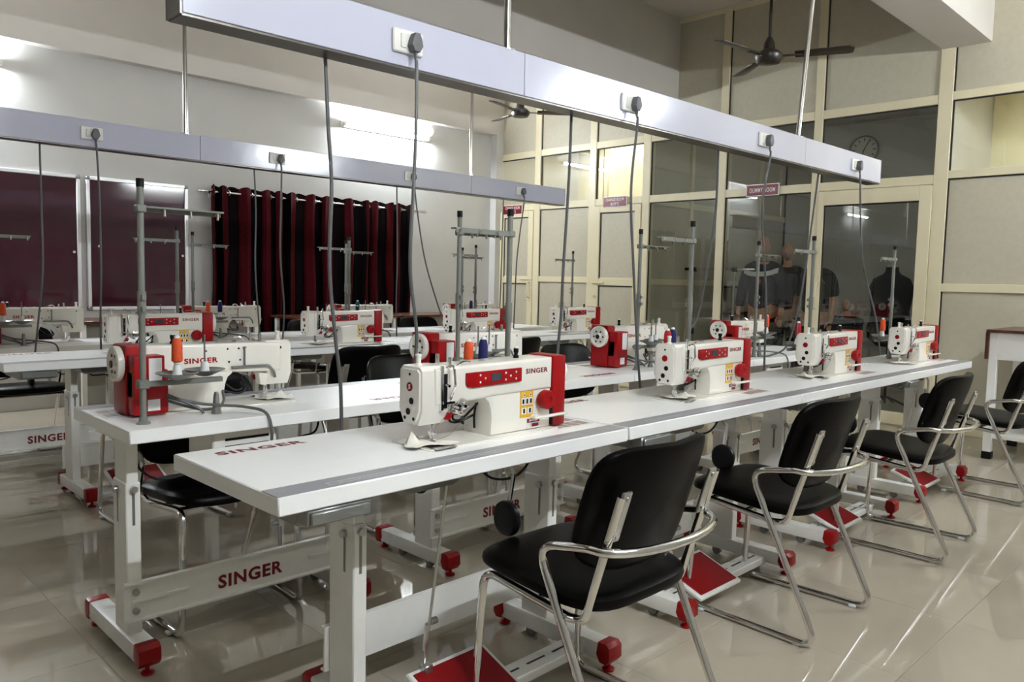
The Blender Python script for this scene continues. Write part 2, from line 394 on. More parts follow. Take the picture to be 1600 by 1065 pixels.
# ------------------------------------------------------------------ tube lights
def tube_light(x0, x1, y, z, side, label, m=None, axis='x'):
    t = thing('tube_light', label, 'tube light', ((x0+x1)/2, y, z), 0, 'wall tube lights')
    L = (x1-x0)/2
    obj('batten', B(-L-.03, L+.03, 0 if side > 0 else -.03, .03 if side > 0 else 0, -.03, .03, bev=.004), m_socket, t)
    s = -1 if side > 0 else 1
    obj('lamp_tube', cyl(bmesh.new(), (-L, s*.03, 0), (L, s*.03, 0), .016, n=12), m or m_tube, t)
    for sx in (-1, 1): obj('end_cap', B(sx*L-.02, sx*L+.02, min(0, s*.05), max(0, s*.05), -.022, .022, bev=.004), m_socket, t)
    return t
for k, (x0, x1) in enumerate(((4.92,6.12),(.42,1.62),(-5.1,-3.9))):
    tube_light(x0, x1, YW-.031, 2.92, 1, ['lit white tube light on the wall above the dark red curtain', 'lit white tube light above the maroon boards, glaring at the picture edge', 'lit white tube light on the curtain wall, beyond the boards', 'lit white tube light at the far unseen end of the curtain wall'][k], m_tube4 if k == 2 else None)
for k, (x0, x1) in enumerate(((5.4,6.6),(.72,1.92))):
    tube_light(x0, x1, YS+.031, 2.95, -1, ['lit white tube light on the wall facing the curtain, near the partition', 'lit white tube light on the wall facing the curtain, near the camera', 'lit white tube light on the wall facing the curtain, behind the camera', 'lit white tube light on the wall facing the curtain, at its far end'][k])
tube_light(7.9, 8.8, 7.0, 3.368, 1, 'lit tube light under the ceiling of the changing rooms', m_tube2)
tube_light(7.5, 8.4, 1.2, 3.368, 1, 'lit tube light inside the cream room beside the dummy room', m_tube2)
tube_light(8.0, 9.2, 2.312, 2.92, -1, 'dim fill tube added out of view inside the dummy room', m_fill_tube)  # added lamp, unseen, brightens the interior behind the glass
d = tag(obj('smoke_detector', lathe(bmesh.new(), [(.055, 0), (.055, -.012), (.035, -.03), (.012, -.032)], (6.19, YW, 3.02), 'y', 18), m_socket), 'small round white detector on the wall beside the tube light', 'detector')

# ------------------------------------------------------------------ overhead trunkings
def trunking(y0, y1, x0, x1, z0, z1, seams, socks, rods, tilt, label):
    t = thing('cable_trunking', label, 'trunking', (x0, y0, (z0+z1)/2), 0, 'overhead cable trunkings')
    t.rotation_euler = (0, tilt, 0)
    h = (z1-z0)/2; xs = [0]+[s-x0 for s in seams]+[x1-x0]; wd = y1-y0
    for a, b in zip(xs, xs[1:]): obj('cover_panel', B(a+.0012, b-.0012, 0, wd, -h+.004, h, bev=.002), m_trunk, t)
    obj('bottom_rail', B(0, x1-x0, .004, wd-.004, -h-.003, -h+.003), m_trunkb, t, False)
    obj('end_cap', B(-.006, 0, 0, wd, -h, h), m_trunkb, t, False); obj('end_cap', B(x1-x0, x1-x0+.004, 0, wd, -h, h), m_trunk, t, False)
    for sx in socks:
        s = obj('socket_plate', B(sx-x0-.06, sx-x0+.06, -.012, 0, -.037, .037, bev=.004), m_socket, t)
        obj('rocker_switch', B(sx-x0-.032, sx-x0-.012, -.017, -.010, -.022, .022, bev=.002), m_socket, s)
        obj('socket_face', B(sx-x0-.008, sx-x0+.036, -.0145, -.010, -.026, .026, bev=.002), m_socket, s)
    for rx, lean in rods:
        bm = bmesh.new(); cyl(bm, (rx-x0, wd/2, h-.002), (rx-x0+lean*(ZC-z1), wd/2, ZC-(z0+z1)/2-.01), .014, n=12)
        cyl(bm, (rx-x0, wd/2, h), (rx-x0, wd/2, h+.008), .035, n=14)
        obj('hanger_rod', bm, m_chrome, t)
    return t
trunking(2.12, 2.215, .86, 5.64, 1.905, 2.066, (2.139, 4.488), (1.588, 2.785, 3.982, 5.195), ((2.09, 0), (4.48, .13)), -.0075, 'long white overhead trunking with chrome rods, hung above the front tables')
trunking(5.07, 5.165, -1.6, 5.70, 1.945, 2.105, (-.2, 2.165, 4.5), (.33, 1.521, 2.70, 3.849, 5.093), ((-.3, 0), (2.09, 0), (4.53, 0)), 0, 'white overhead trunking above the back tables, before the maroon boards')

CAB = {
'F1':[(1.574,2.07,1.936),(1.594,2.072,1.713),(1.588,2.073,1.528),(1.58,2.075,1.257),(1.611,2.077,1.045),(1.601,2.078,.895),(1.589,2.08,.70)],
'F2':[(2.748,2.07,1.951),(2.766,2.08,1.617),(2.817,2.09,1.288),(2.872,2.1,.974),(2.922,2.11,.766),(2.958,2.12,.643)],
'F3':[(3.918,2.07,1.964),(3.947,2.09,1.628),(4.073,2.11,1.177),(4.125,2.13,.887),(4.174,2.15,.66)],
'F4':[(5.107,2.07,1.962),(5.25,2.077,1.598),(5.358,2.085,1.351),(5.642,2.093,1.002),(5.80,2.1,.66)],
'R1':[(1.335,2.2,1.905),(1.349,2.203,1.692),(1.364,2.207,1.515),(1.36,2.21,1.251),(1.385,2.213,1.023),(1.407,2.217,.873),(1.415,2.22,.66)],
'R2':[(2.5,2.2,1.92),(2.507,2.21,1.654),(2.498,2.22,1.279),(2.504,2.23,1.088),(2.498,2.24,.909),(2.502,2.25,.66)],
'R3':[(3.659,2.2,1.925),(3.711,2.23,1.646),(3.722,2.26,1.418),(3.718,2.29,1.188),(3.708,2.32,1.031),(3.649,2.34,.937),(3.60,2.33,.68)],
'R4':[(4.85,2.2,1.94),(4.894,2.24,1.703),(4.9,2.28,1.297),(4.89,2.32,1.006),(4.858,2.36,.83),(4.723,2.4,.778),(4.62,2.43,.776)],
'f1':[(1.532,5.03,1.973),(1.546,5.035,1.687),(1.55,5.04,1.237),(1.543,5.045,.932),(1.545,5.05,.72)],
'f2':[(2.699,5.03,1.985),(2.711,5.035,1.663),(2.709,5.04,1.354),(2.74,5.045,.997),(2.728,5.05,.74)],
'f3':[(3.86,5.03,1.95),(3.9,5.04,1.755),(3.984,5.05,1.401),(4.096,5.06,1.113),(4.24,5.07,.80),(4.26,5.07,.7)],
'f4':[(5.071,5.03,1.944),(5.037,5.037,1.438),(5.025,5.043,.976),(5.023,5.05,.72)],
'r1':[(1.268,5.14,1.945),(1.271,5.145,1.559),(1.271,5.15,1.229),(1.243,5.155,.933),(1.221,5.16,.72)],
'r2':[(2.567,5.14,1.945),(2.582,5.145,1.658),(2.579,5.15,1.262),(2.608,5.155,.859),(2.615,5.16,.72)],
'r3':[(3.771,5.14,1.945),(3.789,5.147,1.394),(3.786,5.153,1.034),(3.801,5.16,.72)],
'r4':[(4.949,5.14,1.945),(4.947,5.147,1.262),(4.941,5.153,.855),(4.95,5.16,.72)],
}
ORD = ['fourth', 'third', 'second', 'first']
def plug_bm(x, y, z):
    bm = bmesh.new()
    prism(bm, [(-.026,-.014),(-.020,.010),(-.010,.030),(.010,.030),(.020,.010),(.026,-.014),(.012,-.036),(-.012,-.036)], 'xz', -.034, 0, bev=.004)
    cyl(bm, (0,-.018,-.03), (0,-.02,-.062), .009, .0055, n=10)
    bmesh.ops.scale(bm, vec=(.85,.9,.9), verts=bm.verts); bmesh.ops.translate(bm, verts=bm.verts, vec=(x, y, z)); return bm
SOCK = {'F': (2.1055, [(1.588+.014,1.990),(2.785+.014,1.999),(3.982+.014,2.008),(5.195+.014,2.016)]), 'f': (5.0555, [(1.521+.014,2.025),(2.70+.014,2.025),(3.849+.014,2.025),(5.093+.014,2.025)])}
for k in range(4):
    for row, place_ in (('F', 'trunking above the front tables'), ('f', 'trunking above the back tables')):
        y, ps = SOCK[row]; px, pz = ps[k]; pts = list(CAB['%s%d' % (row, k+1)])
        pts = [(px, y-.02, pz-.058)] + [(px+.2*(pts[0][0]-px), y-.03, pz-.1)] + pts[1:]
        t = thing('power_cord', 'grey power cord in the %s socket from the partition, %s' % (ORD[k], place_), 'power cord', pts[0], 0, 'plugged power cords')
        o_ = Vector(pts[0])
        obj('cable', tube(bmesh.new(), smooth_path([Vector(p)-o_ for p in pts]), .0058, n=8), m_cable, t)
        obj('plug', plug_bm(px-o_.x, y-o_.y, pz-o_.z), m_plug, t)
    for row, place_ in (('R', 'above the front tables'), ('r', 'above the back tables')):
        pts = CAB['%s%d' % (row, k+1)]
        tag(obj('hanging_cable', tube(bmesh.new(), smooth_path(pts), .0062 if row == 'R' else .0055, n=8), m_cable),
            'grey cable, %s from the partition, hanging beneath the trunking %s' % (ORD[k], place_), 'cable', 'cables hanging from trunking undersides')

# ------------------------------------------------------------------ sewing table (operator at -y)
BRAND = 'SINGER'
def make_table():
    t = thing('sewing_table', 'x', 'sewing table', (0,0,0), 0, 'white sewing tables')
    top = obj('table_top', B(-.605, .605, -.265, .265, .728, .770, bev=.003), m_white, t)
    st = obj('ruler_strip', B(-.604, .604, -.262, -.192, .7702, .7706), m_strip, t, False)
    bm = bmesh.new()
    for a in (-.228, -.246): box(bm, -.47, .42, a, a+.0018, .7707, .7709)
    box(bm, -.47, -.468, -.246, -.226, .7707, .7709)
    for i in range(90): box(bm, -.44+i*.0096, -.44+i*.0096+.0016, -.228, -.228-(.010 if i % 5 else .016), .7707, .7709)
    obj('ruler_marks', bm, m_ink, st, False)
    obj('lettering', place(text_bm(BRAND, .036, .25, .03, .0004), (-.40, .195, .7703), (1,0,0), (0,1,0)), m_redtext, t, False)
    sk = obj('instruction_sticker', B(.40, .59, -.14, .02, .7702, .7705), m_label, t, False)
    bm = bmesh.new()
    for i in range(4):
        for j in range(2): box(bm, .41+i*.044, .448+i*.044, -.13+j*.07, -.075+j*.07, .7706, .7708)
    obj('sticker_pictures', bm, m_sticker, sk, False)
    for fx in (-.227, .543):
        # inner telescopic post, outer post, foot
        obj('inner_post', B(fx-.018, fx+.018, -.005, .098, .50, .728, bev=.003), m_pc, t)
        obj('outer_post', B(fx-.022, fx+.022, -.012, .105, .075, .575, bev=.004), m_pc, t)
        obj('post_bracket', B(fx-.045, fx+.045, -.10, .19, .712, .728, bev=.003), m_pc, t)
        bm = bmesh.new()
        for (yy) in (.03,): disc(bm, (fx-.022, yy, .545), (-1,0,0), .011, .012, 10); disc(bm, (fx+.022, yy, .545), (1,0,0), .011, .012, 10)
        disc(bm, (fx, -.012, .555), (0,-1,0), .011, .012, 10); disc(bm, (fx, .105, .555), (0,1,0), .011, .012, 10)
        obj('clamp_bolt', bm, m_steel, t)
        bm = bmesh.new()
        box(bm, fx-.0232, fx+.0232, .026, .034, .44, .535); box(bm, fx-.004, fx+.004, -.0132, -.011, .44, .545); box(bm, fx-.004, fx+.004, .104, .1062, .44, .545)
        obj('adjusting_slot', bm, m_greym, t, False)
        foot = obj('foot_bar', B(fx-.032, fx+.032, -.255, .195, .035, .092, bev=.008, seg=2), m_pc, t)
        for s, ye in ((-1, -.255), (1, .195)):
            bm = prism(bmesh.new(), [(ye-s*.012,.095),(ye+s*.020,.097),(ye+s*.034,.085),(ye+s*.036,.045),(ye+s*.022,.028),(ye-s*.004,.030),(ye-s*.018,.055)], 'yz', fx-.034, fx+.034, bev=.006)
            cap = obj('end_cap', bm, m_red, foot)
            obj('levelling_foot', lathe(bmesh.new(), [(.019, 0), (.021, .006), (.015, .011), (.007, .014), (.007, .034)], (fx, ye+s*.008, 0), 'z', 14), m_red, foot)
        for yy in (-.12, .07):
            bm = bmesh.new(); cyl(bm, (fx-.010, yy, .020), (fx+.010, yy, .020), .020, n=14); box(bm, fx-.014, fx+.014, yy-.012, yy+.012, .022, .040)
            obj('castor', bm, m_greym, foot)
    # rear cross beam: a flanged sheet with pressed ribs
    bm = prism(bmesh.new(), [(.106,.135),(.106,.262),(.126,.262),(.126,.256),(.112,.254),(.112,.143),(.126,.141),(.126,.135)], 'yz', -.262, .578)
    for s in (-1, 1):
        xa = .158+s*.31
        for z in (.198,): prism(bm, [(xa-.09, z-.006), (xa+.09, z-.006), (xa+.09, z+.006), (xa-.09, z+.006)], 'xz', .110, .1175, bev=.004)
        for z in (.168, .228): disc(bm, (.158+s*.385, .110, z), (0,1,0), .010, .010, 10)
    beam = obj('cross_beam', bm, m_pc, t)
    obj('lettering', place(text_bm(BRAND, .046, .235, .03, .0012), (.16, .1125, .190), (-1,0,0), (0,0,1)), m_redtext, beam, False)
    bm = bmesh.new()
    for s in (-1, 1):
        for z in (.168, .228): disc(bm, (.158+s*.385, .1115, z), (0,1,0), .011, .010, 10)
    obj('beam_bolt', bm, m_steel, beam)
    # treadle bar with slots and pedal
    tb = obj('treadle_bar', B(-.20, .515, -.185, -.105, .030, .062, bev=.004), m_pc, t)
    bm = bmesh.new()
    for i in range(6): box(bm, -.17+i*.115, -.09+i*.115, -.149, -.141, .061, .0624)
    obj('bar_slot', bm, m_black, tb, False)
    ang = math.radians(20); Mx = Matrix.Translation((.04, -.15, .095)) @ Matrix.Rotation(ang, 4, 'X')
    bm = B(-.145, .145, -.105, .105, -.012, .006, bev=.005); bmesh.ops.transform(bm, matrix=Mx, verts=bm.verts)
    pd = obj('pedal', bm, m_pc, t)
    bm = B(-.13, .13, -.09, .09, .004, .009, bev=.002); bmesh.ops.transform(bm, matrix=Mx, verts=bm.verts)
    obj('pedal_mat', bm, m_redp, pd)
    bm = bmesh.new(); cyl(bm, (-.08,-.15,.055), (-.08,-.15,.09), .008); cyl(bm, (.16,-.15,.055), (.16,-.15,.09), .008)
    obj('pedal_pivot', bm, m_steel, pd)
    bm = bmesh.new(); cyl(bm, (-.06, -.17, .72), (-.045, -.06, .14), .004, n=8); cyl(bm, (-.049,-.08,.27), (-.046,-.066,.19), .008, n=8); box(bm, -.058, -.03, -.085, -.055, .125, .15, bev=.003)
    disc(bm, (-.047, -.09, .28), (1,0,0), .010, .02, 8)
    obj('pedal_rod', bm, m_steel, t)
    # under the top
    bm = bmesh.new(); prism(bm, [(-.25,.728),(-.242,.698),(-.225,.688),(-.06,.688),(-.04,.695),(-.03,.728)], 'xz', -.19, .02, bev=.006)
    obj('oil_pan', bm, m_greym, t)
    bm = bmesh.new(); box(bm, -.535, -.37, -.22, .05, .682, .727, bev=.004); box(bm, -.535, -.37, -.262, -.22, .690, .727, bev=.004)
    dr = obj('drawer', bm, m_greym, t)
    obj('drawer_lip', B(-.53, -.38, -.272, -.262, .694, .722, bev=.003), m_greym, dr)
    bm = bmesh.new(); box(bm, .12, .34, .03, .22, .625, .727, bev=.006); 
    cb = obj('control_box', bm, m_pc, t)
    bm = bmesh.new()
    for i in range(3): box(bm, .15, .30, .2195, .2215, .645+i*.024, .653+i*.024)
    obj('vent_slot', bm, m_black, cb, False)
    bm = tube(bmesh.new(), smooth_path([(.14,.10,.66),(.08,.11,.58),(-.02,.10,.64),(-.12,.06,.65),(-.16,.02,.70)]), .004, n=6); tube(bm, smooth_path([(.30,.12,.64),(.36,.10,.58),(.46,.09,.57),(.52,.08,.62),(.53,.08,.70)]), .0045, n=6)
    obj('wire', bm, m_black, t)
    kl = obj('knee_lifter', tube(bmesh.new(), fillet([(.20, -.02, .70), (.22, -.10, .70), (.23, -.13, .66), (.20, -.135, .54)], .03), .007), m_chrome, t)
    bm = pad(bmesh.new(), .050, .052, .03, nx=2.2, rings=4, n=24); bmesh.ops.transform(bm, matrix=Matrix.Translation((.195, -.14, .535)) @ Matrix.Rotation(math.radians(-90), 4, 'Z') @ Matrix.Rotation(PI/2, 4, 'X'), verts=bm.verts)
    obj('knee_pad', bm, m_black, kl)
    bm = lathe(bmesh.new(), [(.016, .770), (.016, .774), (.012, .79), (.009, .83), (.006, .842)], (.29, .135, 0), 'z', 14)
    obj('head_rest_peg', bm, m_greym, t)
    return t
table = make_table()

# ------------------------------------------------------------------ sewing machine (needle at origin, operator at -y, z=0 on the table top)
def make_machine():
    t = thing('sewing_machine', 'x', 'sewing machine', (0,0,0), 0, 'white and red sewing machines')
    obj('bed_plate', B(-.07, .445, -.085, .085, 0, .004, bev=.0015), m_mach, t)
    th = obj('throat_plate', B(-.055, .02, -.06, .03, .004, .0055, bev=.0008), m_steel, t)
    obj('slide_plate', B(-.055, .02, -.095, -.06, .0045, .006, bev=.0008), m_chrome, th)
    # arm and column: one casting
    arm = [(-.03,.113),(.02,.112),(.15,.118),(.19,.122),(.443,.124),(.443,.222),(.06,.218),(-.03,.214)]
    bm = prism(bmesh.new(), arm, 'xz', -.055, .055, bev=.010, seg=3)
    col = [(.140,.122),(.160,.117),(.176,.104),(.184,.084),(.188,.06),(.186,.004),(.443,.004),(.443,.128),(.30,.128)]
    prism(bm, col, 'xz', -.050, .072, bev=.009, seg=2)
    face = [(-.05,.21),(-.038,.222),(.036,.222),(.048,.21),(.050,.10),(.030,.062),(-.034,.062),(-.052,.10)]
    prism(bm, face, 'yz', -.072, .022, bev=.007, seg=2)
    body = obj('body', bm, m_mach, t)
    # recessed seam lines on the face, end plate
    bm = prism(bmesh.new(), [(-.044,.205),(-.034,.214),(.030,.214),(.040,.205),(.042,.104),(.024,.070),(-.028,.070),(-.044,.104)], 'yz', -.0775, -.070, bev=.003)
    fp = obj('face_plate', bm, m_mach, t)
    bm = bmesh.new()
    for y, z, r in ((-.004,.200,.004), (-.012,.128,.0095), (.002,.098,.0095), (-.022,.080,.005), (.016,.080,.005)): disc(bm, (-.0772, y, z), (-1,0,0), r, .0012, 12)
    obj('oil_hole', bm, m_black, fp)
    bd = obj('emblem', disc(bmesh.new(), (-.0772, -.004, .166), (-1,0,0), .0125, .0012, 18), m_red, fp)
    obj('emblem_letter', place(text_bm('S', .014, None, .03, .0006), (-.0785, -.004, .166), (0,-1,0), (0,0,1)), m_signwhite, bd, False)
    # take-up slot and guard
    bm = bmesh.new(); box(bm, .0, .012, -.0575, -.049, .105, .20, bev=.001)
    obj('take_up_slot', bm, m_black, t, False)
    bm = bmesh.new(); tube(bm, fillet([(.014,-.05,.215),(.018,-.075,.225),(.020,-.080,.17),(.024,-.054,.125)], .02), .0035, n=6); box(bm, -.012, -.002, -.058, -.05, .10, .222, bev=.001)
    cyl(bm, (.006,-.052,.17), (.006,-.072,.168), .004, n=8); box(bm, -.008,.032,-.066,-.060,.118,.124)
    obj('take_up_lever', bm, m_chrome, t)
    bm = bmesh.new(); lathe(bm, [(.016,-.052),(.016,-.056),(.006,-.058),(.017,-.060),(.017,-.063),(.008,-.066),(.010,-.080),(.004,-.082)], (.062,0,.112), 'y', 14)
    cyl(bm, (.04,-.05,.092), (.045,-.085,.09), .006, n=8); lathe(bm, [(.009,-.05),(.009,-.072),(.005,-.078)], (.038,0,.10), 'y', 10)
    obj('thread_tension', bm, m_chrome, t)
    obj('finger_guard', prism(bmesh.new(), [(.004,.074),(.022,.072),(.030,.088),(.018,.092)], 'xz', -.060, -.048, bev=.002), m_red, t)
    bm = bmesh.new(); cyl(bm, (.0,-.002,.062), (.0,-.002,.018), .0045, n=10); cyl(bm, (0,-.002,.02), (0,-.002,.004), .0012, n=6); box(bm, -.006,.006,-.010,.004,.024,.036, bev=.001)
    cyl(bm, (.012,.006,.064), (.012,.006,.014), .004, n=10)
    obj('needle_bar', bm, m_chrome, t)
    bm = bmesh.new(); box(bm, -.008, .016, -.028, .010, .0065, .0095, bev=.001); box(bm, .004, .018, -.004, .012, .009, .03, bev=.002)
    obj('presser_foot', bm, m_chrome, t)
    bm = tube(bmesh.new(), smooth_path([(.03,-.06,.12),(.012,-.058,.09),(.004,-.02,.05),(.0,-.006,.02)]), .0006, n=4); tube(bm, smooth_path([(.062,-.07,.112),(.055,-.068,.07),(.03,-.05,.03),(.004,-.02,.012)]), .0006, n=4)
    obj('top_thread', bm, m_cable, t)
    # control panel
    pn = obj('control_panel', prism(bmesh.new(), [(.078,.197),(.300,.199),(.300,.158),(.102,.154),(.084,.158),(.078,.166)], 'xz', -.0615, -.054, bev=.0025), m_red, t)
    obj('display', B(.172, .212, -.0632, -.0612, .168, .190, bev=.0008), m_lcd, pn, False)
    bm = bmesh.new()
    for i, (x, z) in enumerate(((.13,.188),(.13,.168),(.15,.178),(.232,.188),(.232,.168),(.252,.178),(.275,.188),(.275,.168))): disc(bm, (x,-.0614,z), (0,-1,0), .0035, .0006, 8)
    obj('button', bm, m_ink, pn)
    obj('lettering', place(text_bm(BRAND, .0155, .098, .03, .0008), (.372, -.0548, .185), (1,0,0), (0,0,1)), m_redtext, t, False)
    lb = obj('warning_label', B(.306, .362, -.0517, -.0495, .044, .124), m_yellow, t, False)
    bm = bmesh.new()
    for i in range(3): box(bm, .311+i*.0165, .3255+i*.0165, -.0522, -.0516, .082, .104)
    for i in range(2): box(bm, .311+i*.026, .332+i*.026, -.0522, -.0516, .054, .074)
    for i in range(2): prism(bm, [(.316+i*.026,.108),(.330+i*.026,.108),(.323+i*.026,.120)], 'xz', -.0522, -.0516)
    obj('label_picture', bm, m_label, lb, False)
    bm = bmesh.new()
    for i in range(3): box(bm, .3145+i*.0165, .322+i*.0165, -.0525, -.0521, .086, .100)
    for i in range(2): box(bm, .318+i*.026, .326+i*.026, -.0525, -.0521, .057, .071); prism(bm, [(.3195+i*.026,.110),(.3265+i*.026,.110),(.323+i*.026,.1165)], 'xz', -.0525, -.0521)
    obj('label_mark', bm, m_black, lb, False)
    lab = obj('maker_label', B(.336, .392, -.0517, -.0495, .008, .038), m_label, t, False)
    obj('label_band', B(.336, .392, -.0521, -.0516, .026, .038), m_redtext, lab, False)
    obj('lettering', place(text_bm(BRAND, .006, .038, .02, .0004), (.364, -.0522, .032), (1,0,0), (0,0,1)), m_signwhite, lab, False)
    obj('label_band', B(.358, .388, -.0521, -.0516, .012, .022), m_red, lab, False)
    bm = bmesh.new(); lathe(bm, [(.024,-.050),(.026,-.056),(.030,-.060),(.030,-.078),(.027,-.083),(.012,-.084),(.010,-.080)], (.402,0,.094), 'y', 12)
    obj('stitch_dial', bm, m_red, t)
    bm = bmesh.new(); box(bm, .345, .49, -.084, -.068, .040, .048, bev=.003); cyl(bm, (.36,-.07,.044), (.36,-.05,.044), .008, n=10)
    obj('reverse_lever', bm, m_mach, t)
    # red motor end
    bm = bmesh.new(); box(bm, .4435, .505, -.058, .058, .004, .226, bev=.008, seg=2); box(bm, .39, .50, .054, .108, .008, .150, bev=.008, seg=2); box(bm, .405, .50, .054, .118, .06, .196, bev=.006, seg=2)
    mo = obj('motor_cover', bm, m_red, t)
    box1 = B(.4425, .447, -.0588, -.04, .01, .085); obj('cover_gap', box1, m_black, mo, False)
    st = obj('sticker', B(.415, .455, .1175, .1188, .10, .188), m_label, mo, False)
    bm = bmesh.new()
    for i in range(9): box(bm, .419, .451-(i % 3)*.006, .1187, .1191, .106+i*.009, .1095+i*.009)
    obj('sticker_print', bm, m_strip, st, False)
    s2 = obj('sticker', B(.418, .456, .1075, .1088, .020, .056), m_label, mo, False)
    bm = bmesh.new(); box(bm, .418, .456, .1087, .1091, .046, .056)
    obj('sticker_band', bm, m_blue, s2, False)
    bm = bmesh.new(); lathe(bm, [(.046,.506),(.056,.508),(.058,.516),(.056,.527),(.046,.530),(.040,.524),(.020,.522),(.016,.530),(.006,.531)], (0,.01,.165), 'x', 28)
    hw = obj('hand_wheel', bm, m_mach, t)
    bm = bmesh.new(); disc(bm, (.5305,.01,.165), (1,0,0), .012, .003, 14)
    for i in range(6): a = i*PI/3; disc(bm, (.5238,.01+.030*math.cos(a),.165+.030*math.sin(a)), (1,0,0), .005, .0015, 8)
    obj('wheel_hole', bm, m_black, hw)
    # back of the head
    obj('lettering', place(text_bm(BRAND, .018, .115, .03, .0008), (.262, .0553, .165), (-1,0,0), (0,0,1)), m_red, t, False)
    bm = bmesh.new()
    for x, z, r in ((.245,.196,.003),(.17,.20,.0035),(.13,.20,.0035),(.165,.155,.0035),(.125,.16,.0035),(.19,.02,.004)): disc(bm, (x, .0548, z), (0,1,0), r, .0012, 10)
    for x, z, r in ((.012,.188,.005),(-.012,.178,.005),(.0,.165,.005),(-.03,.196,.005)): disc(bm, (x, .0478, z), (0,1,0), r, .003, 10)
    obj('screw_hole', bm, m_black, body)
    bm = bmesh.new(); box(bm, -.02, .045, .048, .052, .15, .20, bev=.0015); obj('rear_plate', bm, m_mach, t)
    bm = bmesh.new(); box(bm, .108, .113, .055, .063, .14, .20, bev=.001); cyl(bm, (.1105,.06,.20), (.1105,.06,.206), .006); box(bm, .05, .16, .056, .066, .132, .140, bev=.002)
    tube(bm, fillet([(.06,.06,.136),(.02,.06,.135),(.0,.06,.11),(-.005,.058,.09)], .02), .005, n=6)
    obj('lifter_lever', bm, m_greym, t)
    obj('sewing_lamp', prism(bmesh.new(), [(.02,.105),(.055,.11),(.05,.068),(.028,.062)], 'xz', .02, .055, bev=.004), m_mach, t)
    # pins and thread guides along the top
    bm = bmesh.new()
    lathe(bm, [(.009,.218),(.009,.228),(.006,.230),(.006,.236),(.008,.238),(.008,.250),(.004,.252)], (.335,0,0), 'z', 12)
    obj('oil_cap', bm, m_black, t)
    obj('oil_sight', lathe(bmesh.new(), [(.007,.238),(.007,.253),(.003,.256)], (.335,0,0), 'z', 12), m_label, t)
    bm = bmesh.new(); lathe(bm, [(.011,.220),(.010,.226),(.007,.228),(.007,.244),(.009,.246),(.009,.252),(.003,.254)], (-.045,0,0), 'z', 12)
    obj('thread_post', bm, m_mach, t)
    bm = bmesh.new(); cyl(bm, (.03,.01,.218), (.03,.01,.248), .006, n=10); cyl(bm, (.05,-.02,.218), (.05,-.02,.240), .005, n=10); tube(bm, fillet([(.06,-.035,.214),(.075,-.05,.232),(.10,-.05,.228)], .01), .003, n=6)
    cyl(bm, (.19,.0,.218), (.19,.0,.224), .010, n=10); cyl(bm, (.13,.02,.218), (.13,.02,.226), .008, n=10); cyl(bm, (.245,.02,.218), (.245,.02,.225), .008, n=10)
    obj('thread_guide', bm, m_chrome, t)
    # wiring under the arm
    bm = bmesh.new()
    for k, pts in enumerate(([(.184,.0,.10),(.16,.01,.075),(.13,.02,.05),(.10,.02,.055),(.11,.03,.08)], [(.186,.02,.06),(.15,.03,.045),(.12,.035,.04),(.095,.03,.05),(.10,.025,.07)], [(.182,.01,.095),(.176,.012,.06),(.18,.015,.02)])):
        tube(bm, smooth_path(pts), .0035, n=6)
    obj('wire', bm, m_black, t)
    # cables from the motor over the rear table edge
    bm = bmesh.new()
    for k, pts in enumerate(([(.40,.10,.07),(.36,.13,.05),(.30,.16,.035),(.25,.19,.03),(.19,.235,.024),(.15,.29,.008),(.14,.31,-.05),(.14,.30,-.12)],
                             [(.40,.10,.05),(.35,.12,.03),(.29,.125,.012),(.235,.12,.012),(.205,.10,.03),(.195,.07,.06)],
                             [(.40,.10,.06),(.355,.135,.045),(.31,.15,.02),(.30,.16,.004)])):
        tube(bm, smooth_path(pts), .005, n=6)
    obj('motor_cable', bm, m_cable, t)
    return t
machine = make_machine()

